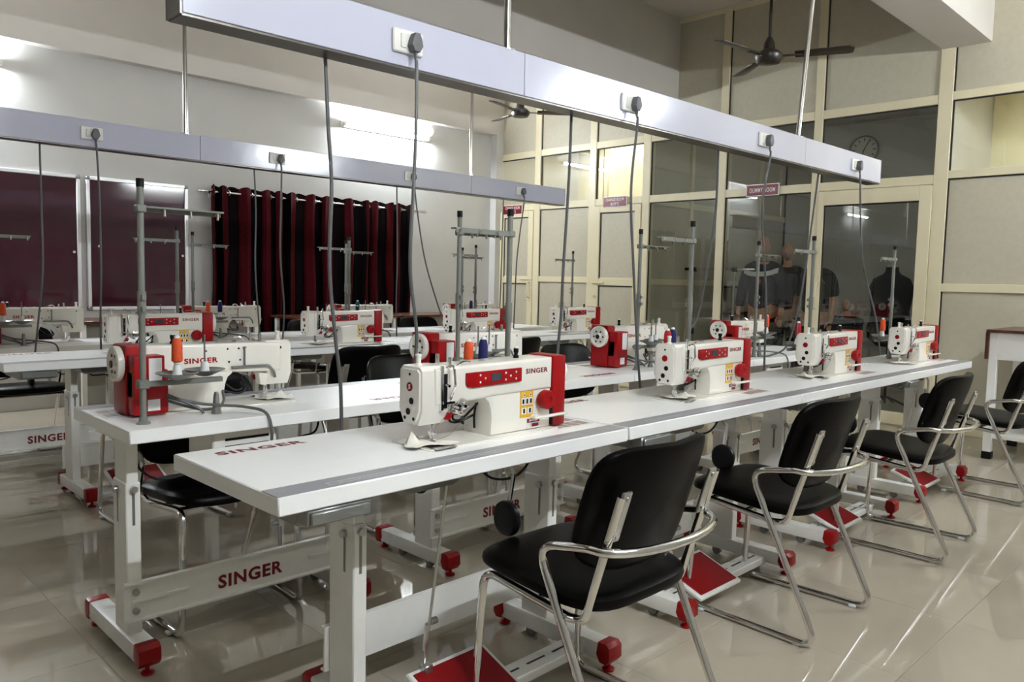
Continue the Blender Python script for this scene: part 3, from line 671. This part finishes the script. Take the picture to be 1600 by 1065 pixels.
# ------------------------------------------------------------------ thread stand (pole at origin, arms along -x)
def make_stand():
    t = thing('thread_stand', 'x', 'thread stand', (0,0,0), 0, 'grey thread stands')
    obj('base_flange', lathe(bmesh.new(), [(.020,0),(.020,.004),(.013,.010),(.012,.022)], (0,0,0), 'z', 16), m_grey, t)
    obj('pole', cyl(bmesh.new(), (0,0,.01), (0,0,.715), .0095, n=14), m_grey, t)
    obj('pole_cap', cyl(bmesh.new(), (0,0,.708), (0,0,.733), .0115, n=14), m_black, t)
    bm = bmesh.new(); cyl(bm, (0,0,.33), (0,0,.40), .0125, n=14); box(bm, -.006, .006, .010, .022, .34, .355); box(bm, -.006,.006,.010,.022,.375,.39)
    obj('pole_coupling', bm, m_grey, t)
    bm = bmesh.new(); box(bm, -.25, -.008, -.013, .013, .648, .653); box(bm, -.25, -.008, -.013, -.011, .636, .653); box(bm, -.014, .014, -.015, .015, .634, .656, bev=.003)
    g = obj('guide_arm', bm, m_grey, t)
    bm = bmesh.new()
    for x in (-.235, -.15, -.07): cyl(bm, (x, -.016, .645), (x, -.008, .645), .006, n=10); cyl(bm, (x,0,.626), (x,0,.65), .004, n=8)
    obj('thread_eyelet', bm, m_chrome, g)
    bm = bmesh.new(); box(bm, -.245, -.008, -.010, .010, .112, .128, bev=.002); box(bm, -.016, .016, -.016, .016, .108, .134, bev=.003); cyl(bm, (0,-.016,.121), (0,-.026,.121), .007, n=10)
    a = obj('tray_arm', bm, m_grey, t)
    for k, (x, y) in enumerate(((-.095, .02), (-.20, -.025))):
        dsh = obj('spool_dish', lathe(bmesh.new(), [(.010,.128),(.020,.131),(.062,.150),(.063,.152),(.02,.135),(.008,.134)], (x,y,0), 'z', 24), m_greym, t)
        bm = lathe(bmesh.new(), [(.017,.135),(.014,.15),(.011,.172),(.010,.176)], (x,y,0), 'z', 14); obj('spool_cone', bm, m_label, dsh)
        obj('spool_pin', cyl(bmesh.new(), (x,y,.172), (x,y,.262), .003, n=8), m_greym, dsh)
    return t
stand = make_stand()
DISH = ((-.095, .02), (-.20, -.025))

# ------------------------------------------------------------------ chair (sits facing +y, origin on the floor below its back)
def make_chair():
    t = thing('armchair', 'x', 'chair', (0,0,0), 0, 'black chairs with chrome frames')
    def side(s):
        return [(s*.205,.035,.735),(s*.205,.135,.405),(s*.205,.185,.398),(s*.205,.495,.432),(s*.222,.512,.012),(s*.242,-.015,.012),(s*.248,.258,.575),(s*.242,.10,.603)]
    L, Rr = side(-1), side(1)
    arc = [(-.236*math.cos(a), .085-.10*math.sin(a), .600) for a in [k*PI/16 for k in range(1, 16)]]
    pts = fillet(L[:1]+L[1:], .045, 6)
    pts = fillet(L + arc + Rr[::-1], .048, 6)
    obj('frame', tube(bmesh.new(), pts, .0115, n=10), m_chrome, t)
    bm = bmesh.new(); tube(bm, [(-.205,.30,.409),(.205,.30,.409)], .009, n=8); tube(bm, [(-.205,.44,.424),(.205,.44,.424)], .009, n=8)
    obj('seat_rail', bm, m_chrome, t)
    for s in (-1, 1):
        bm = bmesh.new(); Mx = Matrix.Translation((s*.186, .053, .675)) @ Matrix.Rotation(math.radians(16.5), 4, 'X')
        box(bm, -.017, .017, -.006, .004, -.062, .072, bev=.006, seg=2)
        for z in (-.045, .055): disc(bm, (0,-.006,z), (0,-1,0), .007, .004, 10)
        bmesh.ops.transform(bm, matrix=Mx, verts=bm.verts); obj('back_bracket', bm, m_steel, t)
        for yy in (.06, .44): obj('floor_glide', B(s*.235-.012, s*.235+.012, yy-.014, yy+.014, .0, .012, bev=.003), m_label, t)
    bm = pad(bmesh.new(), .237, .235, .068, nx=4, curve=lambda x, y: .025*(y/.235)*0 + .018*(y/.24) - .02*max(0, (y-.12)/.12)**2, flat=.6)
    bmesh.ops.transform(bm, matrix=Matrix.Translation((0, .315, .455)), verts=bm.verts); obj('seat', bm, m_leather, t)
    bm = pad(bmesh.new(), .235, .172, .042, nx=4.2, curve=lambda x, y: 1.15*x*x, flat=.9)
    Mx = Matrix.Translation((0, .072, .672)) @ Matrix.Rotation(math.radians(16.5), 4, 'X') @ Matrix(((1,0,0,0),(0,0,1,0),(0,1,0,0),(0,0,0,1)))
    bmesh.ops.transform(bm, matrix=Mx, verts=bm.verts); obj('backrest', bm, m_leather, t)
    return t
chair = make_chair()

# ------------------------------------------------------------------ lay the four rows out
P = 1.2127; ZT = .77
ROWS = [('A', .7916+.606, 1.4798+.265, 0, 'front row'), ('B', .7916+.606, 2.357+.265, PI, 'second row'),
        ('C', .90+.606, 4.37+.265, 0, 'third row'), ('D', .90+.606, 5.245+.265, PI, 'back row')]
MJ = {'A': [(-.02,-.045),(.035,.0),(.046,.0),(0.,-.03)], 'B': [(-.03,.03)]*4, 'C': [(-.0,-.03)]*4, 'D': [(-.0,.03)]*4}
SX = {'A': [.49,.40,.40,.39], 'B': [-.535,-.50,-.475,-.44], 'C': [.40]*4, 'D': [-.50]*4}
SY = {'A': .175, 'B': -.177, 'C': .175, 'D': -.175}
first = True
scrap_spots, spool_spots = [], []
for rn, cx, cy, rz, rname in ROWS:
    for i in range(4):
        place_ = '%s from the partition, %s' % (ORD[i], rname)
        x, y, r_ = cx+i*P, cy, rz
        if rn == 'A' and i == 0: r_ = .012; y = cy-.012; x -= .016
        lt = 'white sewing table with red feet, %s' % place_
        back = rz != 0
        lm = ('white sewing machine turned away, red motor box showing, %s' if back else 'white sewing machine, red control panel facing out, %s') % place_
        ls = 'grey thread stand with two spool dishes, %s' % place_
        mx, my = MJ[rn][i]; ml = (x+mx, y+my, ZT)
        sl = (x+SX[rn][i], y+SY[rn], ZT)
        skip = () if back else ('motor_cable',)
        if first:
            table.location = (x, y, 0); table.rotation_euler.z = r_; table['label'] = lt
            machine.location = ml; machine.rotation_euler.z = r_; machine['label'] = lm
            stand.location = sl; stand.scale.z = .95; stand['label'] = ls; first = False
        else:
            dup(table, (x, y, 0), r_, lt); dup(machine, ml, r_, lm, skip)
            st = dup(stand, sl, 0, ls); st.scale.z = 1
            if rz: # the arms of the stands reach over the row's own machines
                st.rotation_euler.z = PI
        scrap_spots.append((rn, i, ml, r_)); spool_spots.append((rn, i, sl, rz))

# spools of thread standing on the dishes
def spool(loc, m, label):
    t = thing('thread_spool', label, 'thread spool', loc, 0, 'thread spools on the stands')
    obj('tube_core', lathe(bmesh.new(), [(.010,0),(.0085,.084),(.006,.088)], (0,0,0), 'z', 12), m_label, t)
    obj('wound_thread', lathe(bmesh.new(), [(.011,.006),(.0165,.010),(.0155,.06),(.0125,.076),(.009,.080)], (0,0,0), 'z', 14), m, t)
SP = {('B',0): [(0, m_orange, 'orange')], ('A',0): [(1, m_orange, 'orange'), (0, m_blue, 'blue')], ('A',1): [(1, m_redthread, 'red'), (0, m_blue, 'blue')],
      ('B',3): [(1, m_orange, 'orange')], ('A',2): [(0, m_redthread, 'red')], ('A',3): [(1, m_orange, 'orange')], ('D',0): [(0, m_orange, 'orange')], ('D',1): [(0, m_orange, 'orange'), (1, m_blue, 'blue')], ('D',2): [(0, m_teal, 'teal')], ('D',3): [(0, m_blue, 'dark blue')]}
RN = {'A': 'front row', 'B': 'second row', 'C': 'third row', 'D': 'back row'}
for rn, i, sl, rz in spool_spots:
    for k, m, cn in SP.get((rn, i), []):
        dx, dy = DISH[k]
        if rz: dx, dy = -dx, -dy
        spool((sl[0]+dx, sl[1]+dy, sl[2]+.178), m, '%s thread spool on the %s thread stand from the partition, %s' % (cn, ORD[i], RN[rn]))

# scraps of cotton under the presser feet
def scrap(loc, rz, seed, peak, label, w_=.12, d_=.10):
    rnd = random.Random(seed); bm = bmesh.new(); N = 12; g = []
    ph = [rnd.uniform(0, 6) for _ in range(6)]
    for j in range(N+1):
        row = []
        for i in range(N+1):
            u, v = i/N-.5, j/N-.5
            h = .0012+.004*(math.sin(9*u+ph[0])+math.sin(8*v+5*u+ph[1])+2)*.3
            dd = math.hypot((u+.22)/.22, (v-.05)/.3); h += peak*max(0, 1-dd)**1.3
            pinch = math.exp(-((u-.22)**2+v**2)/.02); h = h*(1-pinch*.9)+.0015
            row.append(bm.verts.new((u*w_*(1-.3*v)+.01*math.sin(6*v+ph[2]), v*d_*(1+.4*u)+.008*math.sin(7*u+ph[3]), h)))
        g.append(row)
    for j in range(N):
        for i in range(N): bm.faces.new((g[j][i], g[j][i+1], g[j+1][i+1], g[j+1][i]))
    top = list(bm.faces); r = bmesh.ops.extrude_face_region(bm, geom=top)
    bmesh.ops.translate(bm, verts=[e for e in r['geom'] if isinstance(e, bmesh.types.BMVert)], vec=(0, 0, .0012))
    o = obj('fabric_scrap', bm, m_cloth); o.location = loc; o.rotation_euler.z = rz
    tag(o, label, 'fabric scrap', 'cotton scraps under the presser feet')
SC = {('A',0): (.04, -.035, -.005, 0), ('A',1): (.02, .03, .0, PI), ('A',2): (.03, -.045, .0, .1), ('A',3): (.012, -.03, 0, .3), ('B',0): (.03, .035, .0, PI-.2), ('B',1): (.012, 0, 0, 0), ('C',0): (.015, .02, 0, PI), ('C',1): (.02, .03, 0, PI), ('C',2): (.01, 0, 0, 0), ('C',3): (.01, 0, 0, 0)}
for rn, i, ml, r_ in scrap_spots:
    if (rn, i) in SC:
        pk, dx, dy, rr = SC[(rn, i)]
        scrap((ml[0]+dx, ml[1]+dy-.01*(rn != 'B'), ZT+.0048), rr, i+ord(rn), pk, 'white cotton scrap under the %s machine from the partition, %s' % (ORD[i], RN[rn]))

# ------------------------------------------------------------------ chairs
CH = [(1.645, 1.045, .0, 'black armchair with chrome sled frame at the near front-row table, cut by the picture edge'),
      (2.785, 1.085, 0., 'black armchair with chrome frame, second from the near end of the front row'),
      (4.03, 1.045, .03, 'black armchair with chrome frame, third from the near end of the front row'),
      (5.42, 1.02, -.05, 'black armchair cut by the picture edge, beside the brown-topped white table'),
      (1.24, 3.08, PI, 'black chair tucked under the second-row table at the near end'),
      (2.38, 3.24, PI-.05, 'black chair facing out between second and third rows, by the wavy grey cable'),
      (3.60, 3.26, PI+.03, 'black chair between second and third rows, behind the front machine red motor'),
      (1.51, 3.70, 0.05, 'black chair at the third-row table farthest from the partition, mostly hidden'),
      (2.57, 3.66, 0., 'black chair showing its chrome back bracket, at the third-row second table'),
      (3.80, 3.68, 0., 'black chair at the third row, third table, backing onto another black chair'),
      (1.30, 6.12, PI, 'black chair behind the back-row table farthest from the partition'),
      (2.40, 6.15, PI, 'black chair behind the back row, below the dark red curtain edge'),
      (3.55, 6.2, PI+.1, 'black chair behind the back row, before the middle of the curtain'),
      (4.75, 6.2, PI, 'black chair behind the back row, before the bare wall beside the curtain')]
for k, (x, y, rz, lb) in enumerate(CH):
    if k == 0: chair.location = (x, y, 0); chair.rotation_euler.z = rz; chair['label'] = lb
    else: dup(chair, (x, y, 0), rz, lb)

# ------------------------------------------------------------------ boards, curtain, wall tables
def board(x0, x1, label):
    t = thing('notice_board', label, 'notice board', (x0, YW, .865), 0, 'maroon notice boards')
    W, H = x1-x0, 1.2; f = .032
    obj('board_surface', B(f, W-f, -.022, -.004, f, H-f), m_maroon, t, False)
    for a in ((0, f, f, H-f), (W-f, W, f, H-f)): obj('frame_bar', B(a[0], a[1], -.034, 0, a[2], a[3], bev=.004), m_alu, t)
    for z in (0, H-f): obj('frame_bar', B(f, W-f, -.034, 0, z, z+f, bev=.004), m_alu, t)
    for x in (0, W-f):
        for z in (0, H-f): obj('corner_cap', B(x-.002, x+f+.002, -.037, 0, z-.002, z+f+.002, bev=.008), m_greym, t)
    bm = bmesh.new(); disc(bm, (W-.06, -.022, .52), (0,-1,0), .012, .014); disc(bm, (.10, -.022, .58), (0,-1,0), .012, .014)
    obj('lock_knob', bm, m_chrome, t)
board(1.305, 2.215, 'maroon notice board in a silver frame, cut by the picture edge')
board(2.262, 3.172, 'maroon notice board in a silver frame, beside the curtain')

ct = thing('curtain', 'dark red eyelet curtain with fold shade painted black, hanging from a chrome rod', 'curtain', (3.35, YW-.1, 0))
bm = bmesh.new(); X0, X1 = 3.36, 5.80; NF = 13; NU, NV = NF*14, 14; g = []
rnd = random.Random(3); fw2 = [rnd.choice((.55,.7,.85,1.1,1.4,1.7)) for _ in range(NF)]; fs = sum(fw2); edges = [0]
for f_ in fw2: edges.append(edges[-1]+f_/fs)
for j in range(NV+1):
    z = 2.075-j/NV*1.80; row = []
    for i in range(NU+1):
        k = min(i//14, NF-1); lf = (i-14*k)/14; u = edges[k]+(edges[k+1]-edges[k])*lf
        dep = .062*(.75+.25*math.cos(3*k))+.012*j/NV
        yy = -dep*math.cos(2*PI*lf)*(1) + .01*math.sin(j*.7+k)
        xx = (X0+u*(X1-X0)-3.35)+.022*math.sin(2*PI*lf*2)*.6 + .02*math.sin(j*.35+k*1.7)*(j/NV)
        row.append(bm.verts.new((xx, yy-.0, z+(.02*math.cos(2*PI*lf)**2 if j == 0 else 0))))
    g.append(row)
for j in range(NV):
    for i in range(NU):
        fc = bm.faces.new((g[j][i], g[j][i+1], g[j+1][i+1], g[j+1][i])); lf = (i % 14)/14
        fc.material_index = 0 if (lf < .22+.14*((int(i//14)*7) % 5)/4 or lf > .88-.2*((int(i//14)*3) % 4)/3) else 1  # crests red, recesses get the painted fold shade
obj('curtain_fabric', bm, [m_curtain, m_foldshade], ct)
rod = obj('curtain_rod', tube(bmesh.new(), [(-.07, 0, 2.025), (2.65, 0, 2.025)], .011, n=12), m_chrome, ct)
bm = bmesh.new()
for x in (-.07, 2.65): cyl(bm, (x-.045 if x < 0 else x, 0, 2.025), (x if x < 0 else x+.045, 0, 2.025), .017, n=14)
obj('rod_finial', bm, m_chrome, rod)
bm = bmesh.new()
for x in (.0, 2.58): box(bm, x-.01, x+.01, -.006, .1, 2.0, 2.02, bev=.002); cyl(bm, (x, 0, 2.03), (x, 0, 1.965), .006)
obj('rod_bracket', bm, m_chrome, rod)
for k in range(NF):
    for lf in (.27, .73):
        x = X0-3.35+(edges[k]+(edges[k+1]-edges[k])*lf)*(X1-X0)
        if lf > .5: continue
        bm = bmesh.new(); n = 16
        pts = [(x+.022*math.cos(a)*.55, -.022*math.cos(a)*.8, 2.025+.026*math.sin(a)) for a in [2*PI*q/n for q in range(n+1)]]
        tube(bm, pts, .004, n=6); obj('eyelet', bm, m_chrome, ct)

def wall_table(x0, x1, y0, y1, label):
    t = thing('work_table', label, 'table', (x0, y0, 0), 0, 'brown-topped tables against the curtain wall')
    W, D = x1-x0, y1-y0
    obj('table_top', B(0, W, 0, D, .78, .805, bev=.004), m_wood, t)
    obj('modesty_panel', B(.05, W-.05, .12, .138, .25, .78), m_modesty, t, False)
    for x in (.02, W-.06):
        for y in (.04, D-.08): obj('leg', B(x, x+.04, y, y+.04, 0, .78, bev=.004), m_pc, t)
wall_table(2.0, 3.6, 7.05, 7.60, 'brown-topped table with grey panel below the maroon boards')
wall_table(3.95, 5.2, 7.0, 7.55, 'brown-topped table in front of the curtain')
wall_table(5.25, 6.5, 7.0, 7.55, 'brown-topped table beside the curtain, toward the partition')

t = thing('work_table', 'white-framed table with brown top by the beige partition', 'table', (6.45, .15, 0), 0)
obj('table_top', B(-.02, .78, -.02, 1.46, .925, .945, bev=.003), m_wood, t)
obj('edge_strip', B(-.018, .02, 1.44, 1.462, .73, .925), m_wood, t, False)
obj('apron', B(0, .02, .055, 1.385, .73, .925), m_white, t, False); obj('apron', B(.02, .74, 1.42, 1.44, .73, .925), m_white, t, False)
obj('lower_shelf', B(.02, .74, .05, 1.40, .155, .18), m_white, t, False)
for x in (0, .70):
    for y in (0, 1.385):
        lg = obj('leg', B(x, x+.055, y, y+.055, .05, .925, bev=.003), m_white, t)
        obj('leg_cap', B(x-.004, x+.059, y-.004, y+.059, 0, .055, bev=.004), m_black, lg)

# ------------------------------------------------------------------ signs on the partition
def sign(y, z, w_, h_, lines, label):
    t = thing('room_sign', label, 'sign', (XP-.045, y, z), 0)
    obj('sign_plate', B(-.004, .003, -w_/2, w_/2, -h_/2, h_/2), m_signwhite, t, False)
    obj('sign_face', B(-.0055, -.004, -w_/2+.008, w_/2-.008, -h_/2+.008, h_/2-.008), m_signred, t, False)
    for s, dz, hh, ww in lines: obj('lettering', place(text_bm(s, hh, ww, .004, .001), (-.0056, 0, dz), (0,-1,0), (0,0,1)), m_signwhite, t, False)
sign(5.719, 2.152, .35, .125, [('CHANGE ROOM', .024, .036, .26), ("BOY'S", -.024, .036, .115)], 'maroon and white change room sign over the boys door')
sign(7.405, 2.135, .35, .125, [('CHANGE ROOM', .024, .036, .26), ("GIRL'S", -.024, .036, .12)], 'maroon and white change room sign over the door in the corner')
sign(3.875, 2.168, .35, .118, [('DUMMY ROOM', 0, .045, .27)], 'maroon and white dummy room sign on the glass')

# ------------------------------------------------------------------ ceiling fans
def fan(x, y, z, rz, label):
    t = thing('ceiling_fan', label, 'fan', (x, y, z), rz, 'brown ceiling fans')
    obj('down_rod', cyl(bmesh.new(), (0,0,.06), (0,0,ZC-z-.01), .012, n=10), m_fan, t)
    obj('canopy', lathe(bmesh.new(), [(.055, ZC-z), (.05, ZC-z-.05), (.018, ZC-z-.08)], (0,0,0), 'z', 16), m_fan, t)
    obj('motor', lathe(bmesh.new(), [(.03,-.06),(.085,-.052),(.105,-.025),(.105,.005),(.075,.035),(.045,.05),(.04,.10),(.028,.12),(.02,.14)], (0,0,0), 'z', 24), m_fan, t)
    for k in range(3):
        a = k*2*PI/3; bm = bmesh.new()
        prism(bm, [(.19,-.045),(.58,-.06),(.61,-.03),(.60,.05),(.57,.06),(.19,.05)], 'xy', -.004, .004, bev=.002)
        bmesh.ops.transform(bm, matrix=Matrix.Rotation(a, 4, 'Z') @ Matrix.Rotation(math.radians(-11), 4, 'X'), verts=bm.verts)
        bl = obj('blade', bm, m_fan, t)
        bm = bmesh.new(); box(bm, .09, .24, -.022, .022, -.009, -.003, bev=.002); bmesh.ops.transform(bm, matrix=Matrix.Rotation(a, 4, 'Z'), verts=bm.verts)
        obj('blade_arm', bm, m_fan, bl)
fan(5.75, 3.05, 2.99, math.radians(-68), 'dark brown three-blade ceiling fan before the beige upper panels')
fan(6.35, 6.35, 3.10, math.radians(75), 'dark ceiling fan half hidden behind the front trunking')
fan(1.0, 3.35, 2.62, math.radians(20), 'dark fan blade poking into the top corner above the boards')

# ------------------------------------------------------------------ dummy room contents
def skin_obj(name, joints, links, m, parent, sub=2):
    me = bpy.data.meshes.new(name); me.from_pydata([j[0] for j in joints], links, [])
    o = bpy.data.objects.new(name, me); C.objects.link(o)
    sk = o.modifiers.new('skin', 'SKIN'); ss = o.modifiers.new('sub', 'SUBSURF'); ss.levels = ss.render_levels = sub
    for v, j in zip(me.skin_vertices[0].data, joints): v.radius = j[1] if isinstance(j[1], tuple) else (j[1], j[1])
    me.skin_vertices[0].data[0].use_root = True
    dg = bpy.context.evaluated_depsgraph_get(); dg.update()
    nm = bpy.data.meshes.new_from_object(o.evaluated_get(dg)); bpy.data.objects.remove(o)
    nm.materials.clear(); nm.materials.append(m); nm.polygons.foreach_set('use_smooth', [True]*len(nm.polygons))
    q = bpy.data.objects.new(name, nm); C.objects.link(q)
    if parent: q.parent = parent
    return q
def head_bm(c, s=1.0):
    """an adult head facing -x: skull, brow, nose, chin, ears"""
    bm = bmesh.new(); bmesh.ops.create_uvsphere(bm, u_segments=28, v_segments=20, radius=1)
    for v in bm.verts:
        x, y, z = v.co; f = max(0, -x)
        w_ = .072*(1-.28*max(0, -z)**1.5)
        X = x*.092; Y = y*w_; Z = z*.118
        if z < -.2: X -= .012*min(1, -z)*f
        if z < -.55 and x > 0: X *= 1-.5*min(1, (-z-.55)*2)
        if f > .6 and abs(y) < .25 and -.35 < z < .12: X -= .020*(1-abs(y)/.25)*(1-abs(z+.18)/.32 if abs(z+.18) < .32 else 0)
        if f > .5 and .08 < abs(y) < .55 and .02 < z < .22: X += .008
        if f > .5 and abs(y) < .3 and -.60 < z < -.45: X -= .004
        v.co = (X, Y, Z)
    for s_ in (-1, 1):
        r = bmesh.ops.create_uvsphere(bm, u_segments=10, v_segments=8, radius=1)
        for v in r['verts']: v.co = Vector((v.co.x*.020+.008, v.co.y*.009+s_*.074, v.co.z*.032-.006))
    bmesh.ops.scale(bm, vec=(s, s, s), verts=bm.verts); bmesh.ops.translate(bm, verts=bm.verts, vec=c); return bm
def mannequin(x, y, rz, label, shirt, stripe, h=1.0):
    t = thing('mannequin', label, 'mannequin', (x, y, 0), rz, 'dressed mannequins behind the glass')
    # one skinned body; faces -x
    J = [((0,0,.95),(.10,.15)), ((0,0,1.12),(.095,.14)), ((0,0,1.32),(.105,.165)), ((.0,0,1.44),(.07,.12)), ((0,0,1.51),(.052,.052)), ((-.01,0,1.60),(.055,.055)),
         ((0,.19,1.42),.056), ((.01,.25,1.16),.043), ((-.06,.255,.92),.030), ((-.075,.25,.865),(.022,.036)),
         ((0,-.19,1.42),.056), ((.01,-.25,1.16),.043), ((-.06,-.255,.92),.030), ((-.075,-.25,.865),(.022,.036)),
         ((0,.09,.84),.085), ((-.005,.095,.48),.056), ((.01,.10,.09),.038), ((-.09,.105,.03),.034),
         ((0,-.09,.84),.085), ((-.005,-.095,.48),.056), ((.01,-.10,.09),.038), ((-.09,-.105,.03),.034)]
    Lk = [(0,1),(1,2),(2,3),(3,4),(4,5),(3,6),(6,7),(7,8),(8,9),(3,10),(10,11),(11,12),(12,13),(0,14),(14,15),(15,16),(16,17),(0,18),(18,19),(19,20),(20,21)]
    J = [((p[0]*h, p[1]*h, p[2]*h), r) for p, r in J]
    body = skin_obj('body', J, Lk, m_skin, t)
    obj('head', head_bm((-.015*h, 0, 1.69*h), h), m_skin, t)
    bm = bmesh.new()
    for s in (-1, 1):
        for k, (dy, L, dx) in enumerate(((-.024,.075,-.004),(-.008,.086,-.010),(.008,.082,-.008),(.024,.064,.0))):
            p = Vector((-.078, s*.25+dy*.9, .842)); tube(bm, smooth_path([p, p+Vector((dx-.006,0,-L*.45)), p+Vector((dx+.004,0,-L*.78)), p+Vector((dx+.018,0,-L))], 3), .0082, n=7)
        p = Vector((-.088, s*.232, .872)); tube(bm, smooth_path([p, p+Vector((-.028,-s*.010,-.03)), p+Vector((-.034,-s*.008,-.062))], 3), .0095, n=7)
    bmesh.ops.scale(bm, vec=(h, h, h), verts=bm.verts)
    obj('fingers', bm, m_skin, t)
    SJ = [((0,0,.90),(.128,.185)), ((0,0,1.12),(.118,.165)), ((0,0,1.32),(.125,.185)), ((.0,0,1.455),(.075,.11)), ((0,.19,1.42),.078), ((.008,.25,1.16),.066), ((0,-.19,1.42),.078), ((.008,-.25,1.16),.066)]
    SL = [(0,1),(1,2),(2,3),(3,4),(4,5),(3,6),(6,7)]
    if stripe: SJ += [((-.05,.257,.96),.052), ((-.05,-.257,.96),.052)]; SL += [(5,8),(7,9)]
    SJ = [((p[0]*h, p[1]*h, p[2]*h), r) for p, r in SJ]
    sh = skin_obj('jacket' if stripe else 'shirt', SJ, SL, shirt, t)
    TJ = [((0,0,.93),(.112,.165)), ((0,.095,.80),.108), ((0,.10,.48),.086), ((0,.10,.12),.074), ((0,-.095,.80),.108), ((0,-.10,.48),.086), ((0,-.10,.12),.074)]
    TJ = [((p[0]*h, p[1]*h, p[2]*h), r) for p, r in TJ]
    skin_obj('trousers', TJ, [(0,1),(1,2),(2,3),(0,4),(4,5),(5,6)], m_blackcloth, t)
    if stripe:
        bm = bmesh.new(); pts = [(.10,-.20,1.40),(-.07,-.20,1.395),(-.135,-.11,1.36),(-.148,0,1.352),(-.135,.11,1.36),(-.07,.20,1.395),(.10,.20,1.40)]
        pts = smooth_path(pts, 4); A = [(Vector(p)+Vector((-.012,0,.028)), Vector(p)+Vector((-.012,0,-.028))) for p in pts]
        V = [(bm.verts.new(a), bm.verts.new(b)) for a, b in A]
        for (a, b), (c, d_) in zip(V, V[1:]): bm.faces.new((a, c, d_, b))
        obj('reflective_band', bm, m_label, sh)
        obj('badge', disc(bmesh.new(), (-.162, -.02, 1.27), (-1,0,0), .03, .004, 18), m_redthread, sh)
    return t
mannequin(8.55, 4.48, .1, 'bald mannequin in navy jacket with white chest band behind the glass', m_navy, True, .99)
mannequin(8.75, 3.93, -.15, 'bald mannequin in black short-sleeved shirt behind the glass door mullion', m_blackcloth, False, .94)
mannequin(9.3, 4.55, .3, 'red-toned bald mannequin half hidden behind the navy-jacketed one', m_blackcloth, False, .97)
mannequin(9.1, 3.72, 0., 'small child mannequin in dark vest behind the glass door', m_blackcloth, False, .60)
def dress_form(x, y, label):
    t = thing('dress_form', label, 'dress form', (x, y, 0), 0, 'black dress forms behind the glass door')
    prof = [(.10,.62),(.19,.70),(.20,.80),(.165,.98),(.185,1.12),(.20,1.22),(.16,1.32),(.075,1.37),(.06,1.40),(.055,1.44)]
    bm = bmesh.new(); lathe(bm, prof, (0,0,0), 'z', 28)
    for v in bm.verts: v.co.x *= .72; v.co.y *= 1.12
    obj('torso', bm, m_blackcloth, t)
    obj('neck_knob', lathe(bmesh.new(), [(.055,1.44),(.05,1.46),(.015,1.465),(.022,1.48),(.02,1.50),(.005,1.51)], (0,0,0), 'z', 16), m_chrome, t)
    obj('stand_pole', cyl(bmesh.new(), (0,0,.03), (0,0,.64), .016), m_black, t)
    bm = bmesh.new()
    for k in range(4): a = k*PI/2; tube(bm, [(0,0,.10), (.12*math.cos(a), .12*math.sin(a), .06), (.24*math.cos(a), .24*math.sin(a), .012)], .012)
    obj('stand_base', bm, m_black, t)
dress_form(8.5, 3.02, 'black dress form with chrome neck knob behind the glass door')
dress_form(8.7, 2.62, 'black dress form at the hinge edge of the glass door')
t = thing('garment_rack', 'chrome garment rack with black clamps behind the glass', 'garment rack', (8.2, 4.65, 0), 0)
obj('top_rail', tube(bmesh.new(), [(0,-.25,1.40),(0,.62,1.40)], .012), m_chrome, t)
for y in (.0, .54):
    u = obj('upright', cyl(bmesh.new(), (0,y,.05), (0,y,1.39), .014), m_chrome, t)
    bm = bmesh.new(); box(bm, -.02,.02,y-.03,y+.03,1.37,1.42, bev=.005); box(bm, -.02,.02,y-.02,y+.02,.62,.70, bev=.004)
    obj('clamp', bm, m_black, u)
    obj('foot_rail', tube(bmesh.new(), [(-.22,y,.05),(.22,y,.05)], .014), m_chrome, u)
obj('rail_end', cyl(bmesh.new(), (0,.60,1.40), (0,.66,1.40), .017), m_black, t)
t = thing('steel_rack', 'black steel shelf rack behind the glass', 'shelf rack', (8.9, 4.75, 0), 0)
for x in (0, .35):
    for y in (0, .5): obj('upright', B(x, x+.03, y, y+.03, 0, 1.22), m_black, t, False)
for z in (.15, .5, .85, 1.18): obj('shelf', B(0, .38, 0, .53, z, z+.025), m_black, t, False)
t = thing('wall_clock', 'round wall clock seen dimly through the upper glass', 'clock', (10.7, 4.20, 2.98-.0), 0)
t.location = (10.69, 4.235, 3.03)
obj('clock_case', lathe(bmesh.new(), [(.19,0),(.19,-.035),(.175,-.04),(.168,-.03)], (0,0,0), 'x', 32), m_grey, t)
obj('clock_dial', disc(bmesh.new(), (-.028,0,0), (-1,0,0), .168, .004, 32), m_dial, t)
bm = bmesh.new()
for k in range(12):
    a = k*PI/6; q = B(-.034, -.032, -.006, .006, .115, .15); bmesh.ops.transform(q, matrix=Matrix.Rotation(a, 4, 'X'), verts=q.verts)
    me_ = bpy.data.meshes.new('q'); q.to_mesh(me_); bm.from_mesh(me_); bpy.data.meshes.remove(me_); q.free()
obj('hour_mark', bm, m_black, t, False)
bm = B(-.036, -.0345, -.005, .005, -.02, .13); bmesh.ops.transform(bm, matrix=Matrix.Rotation(.5, 4, 'X'), verts=bm.verts)
obj('clock_hand', bm, m_black, t, False)
bm = B(-.036, -.0345, -.006, .006, -.02, .09); bmesh.ops.transform(bm, matrix=Matrix.Rotation(3.4, 4, 'X'), verts=bm.verts)
obj('clock_hand', bm, m_black, t, False)
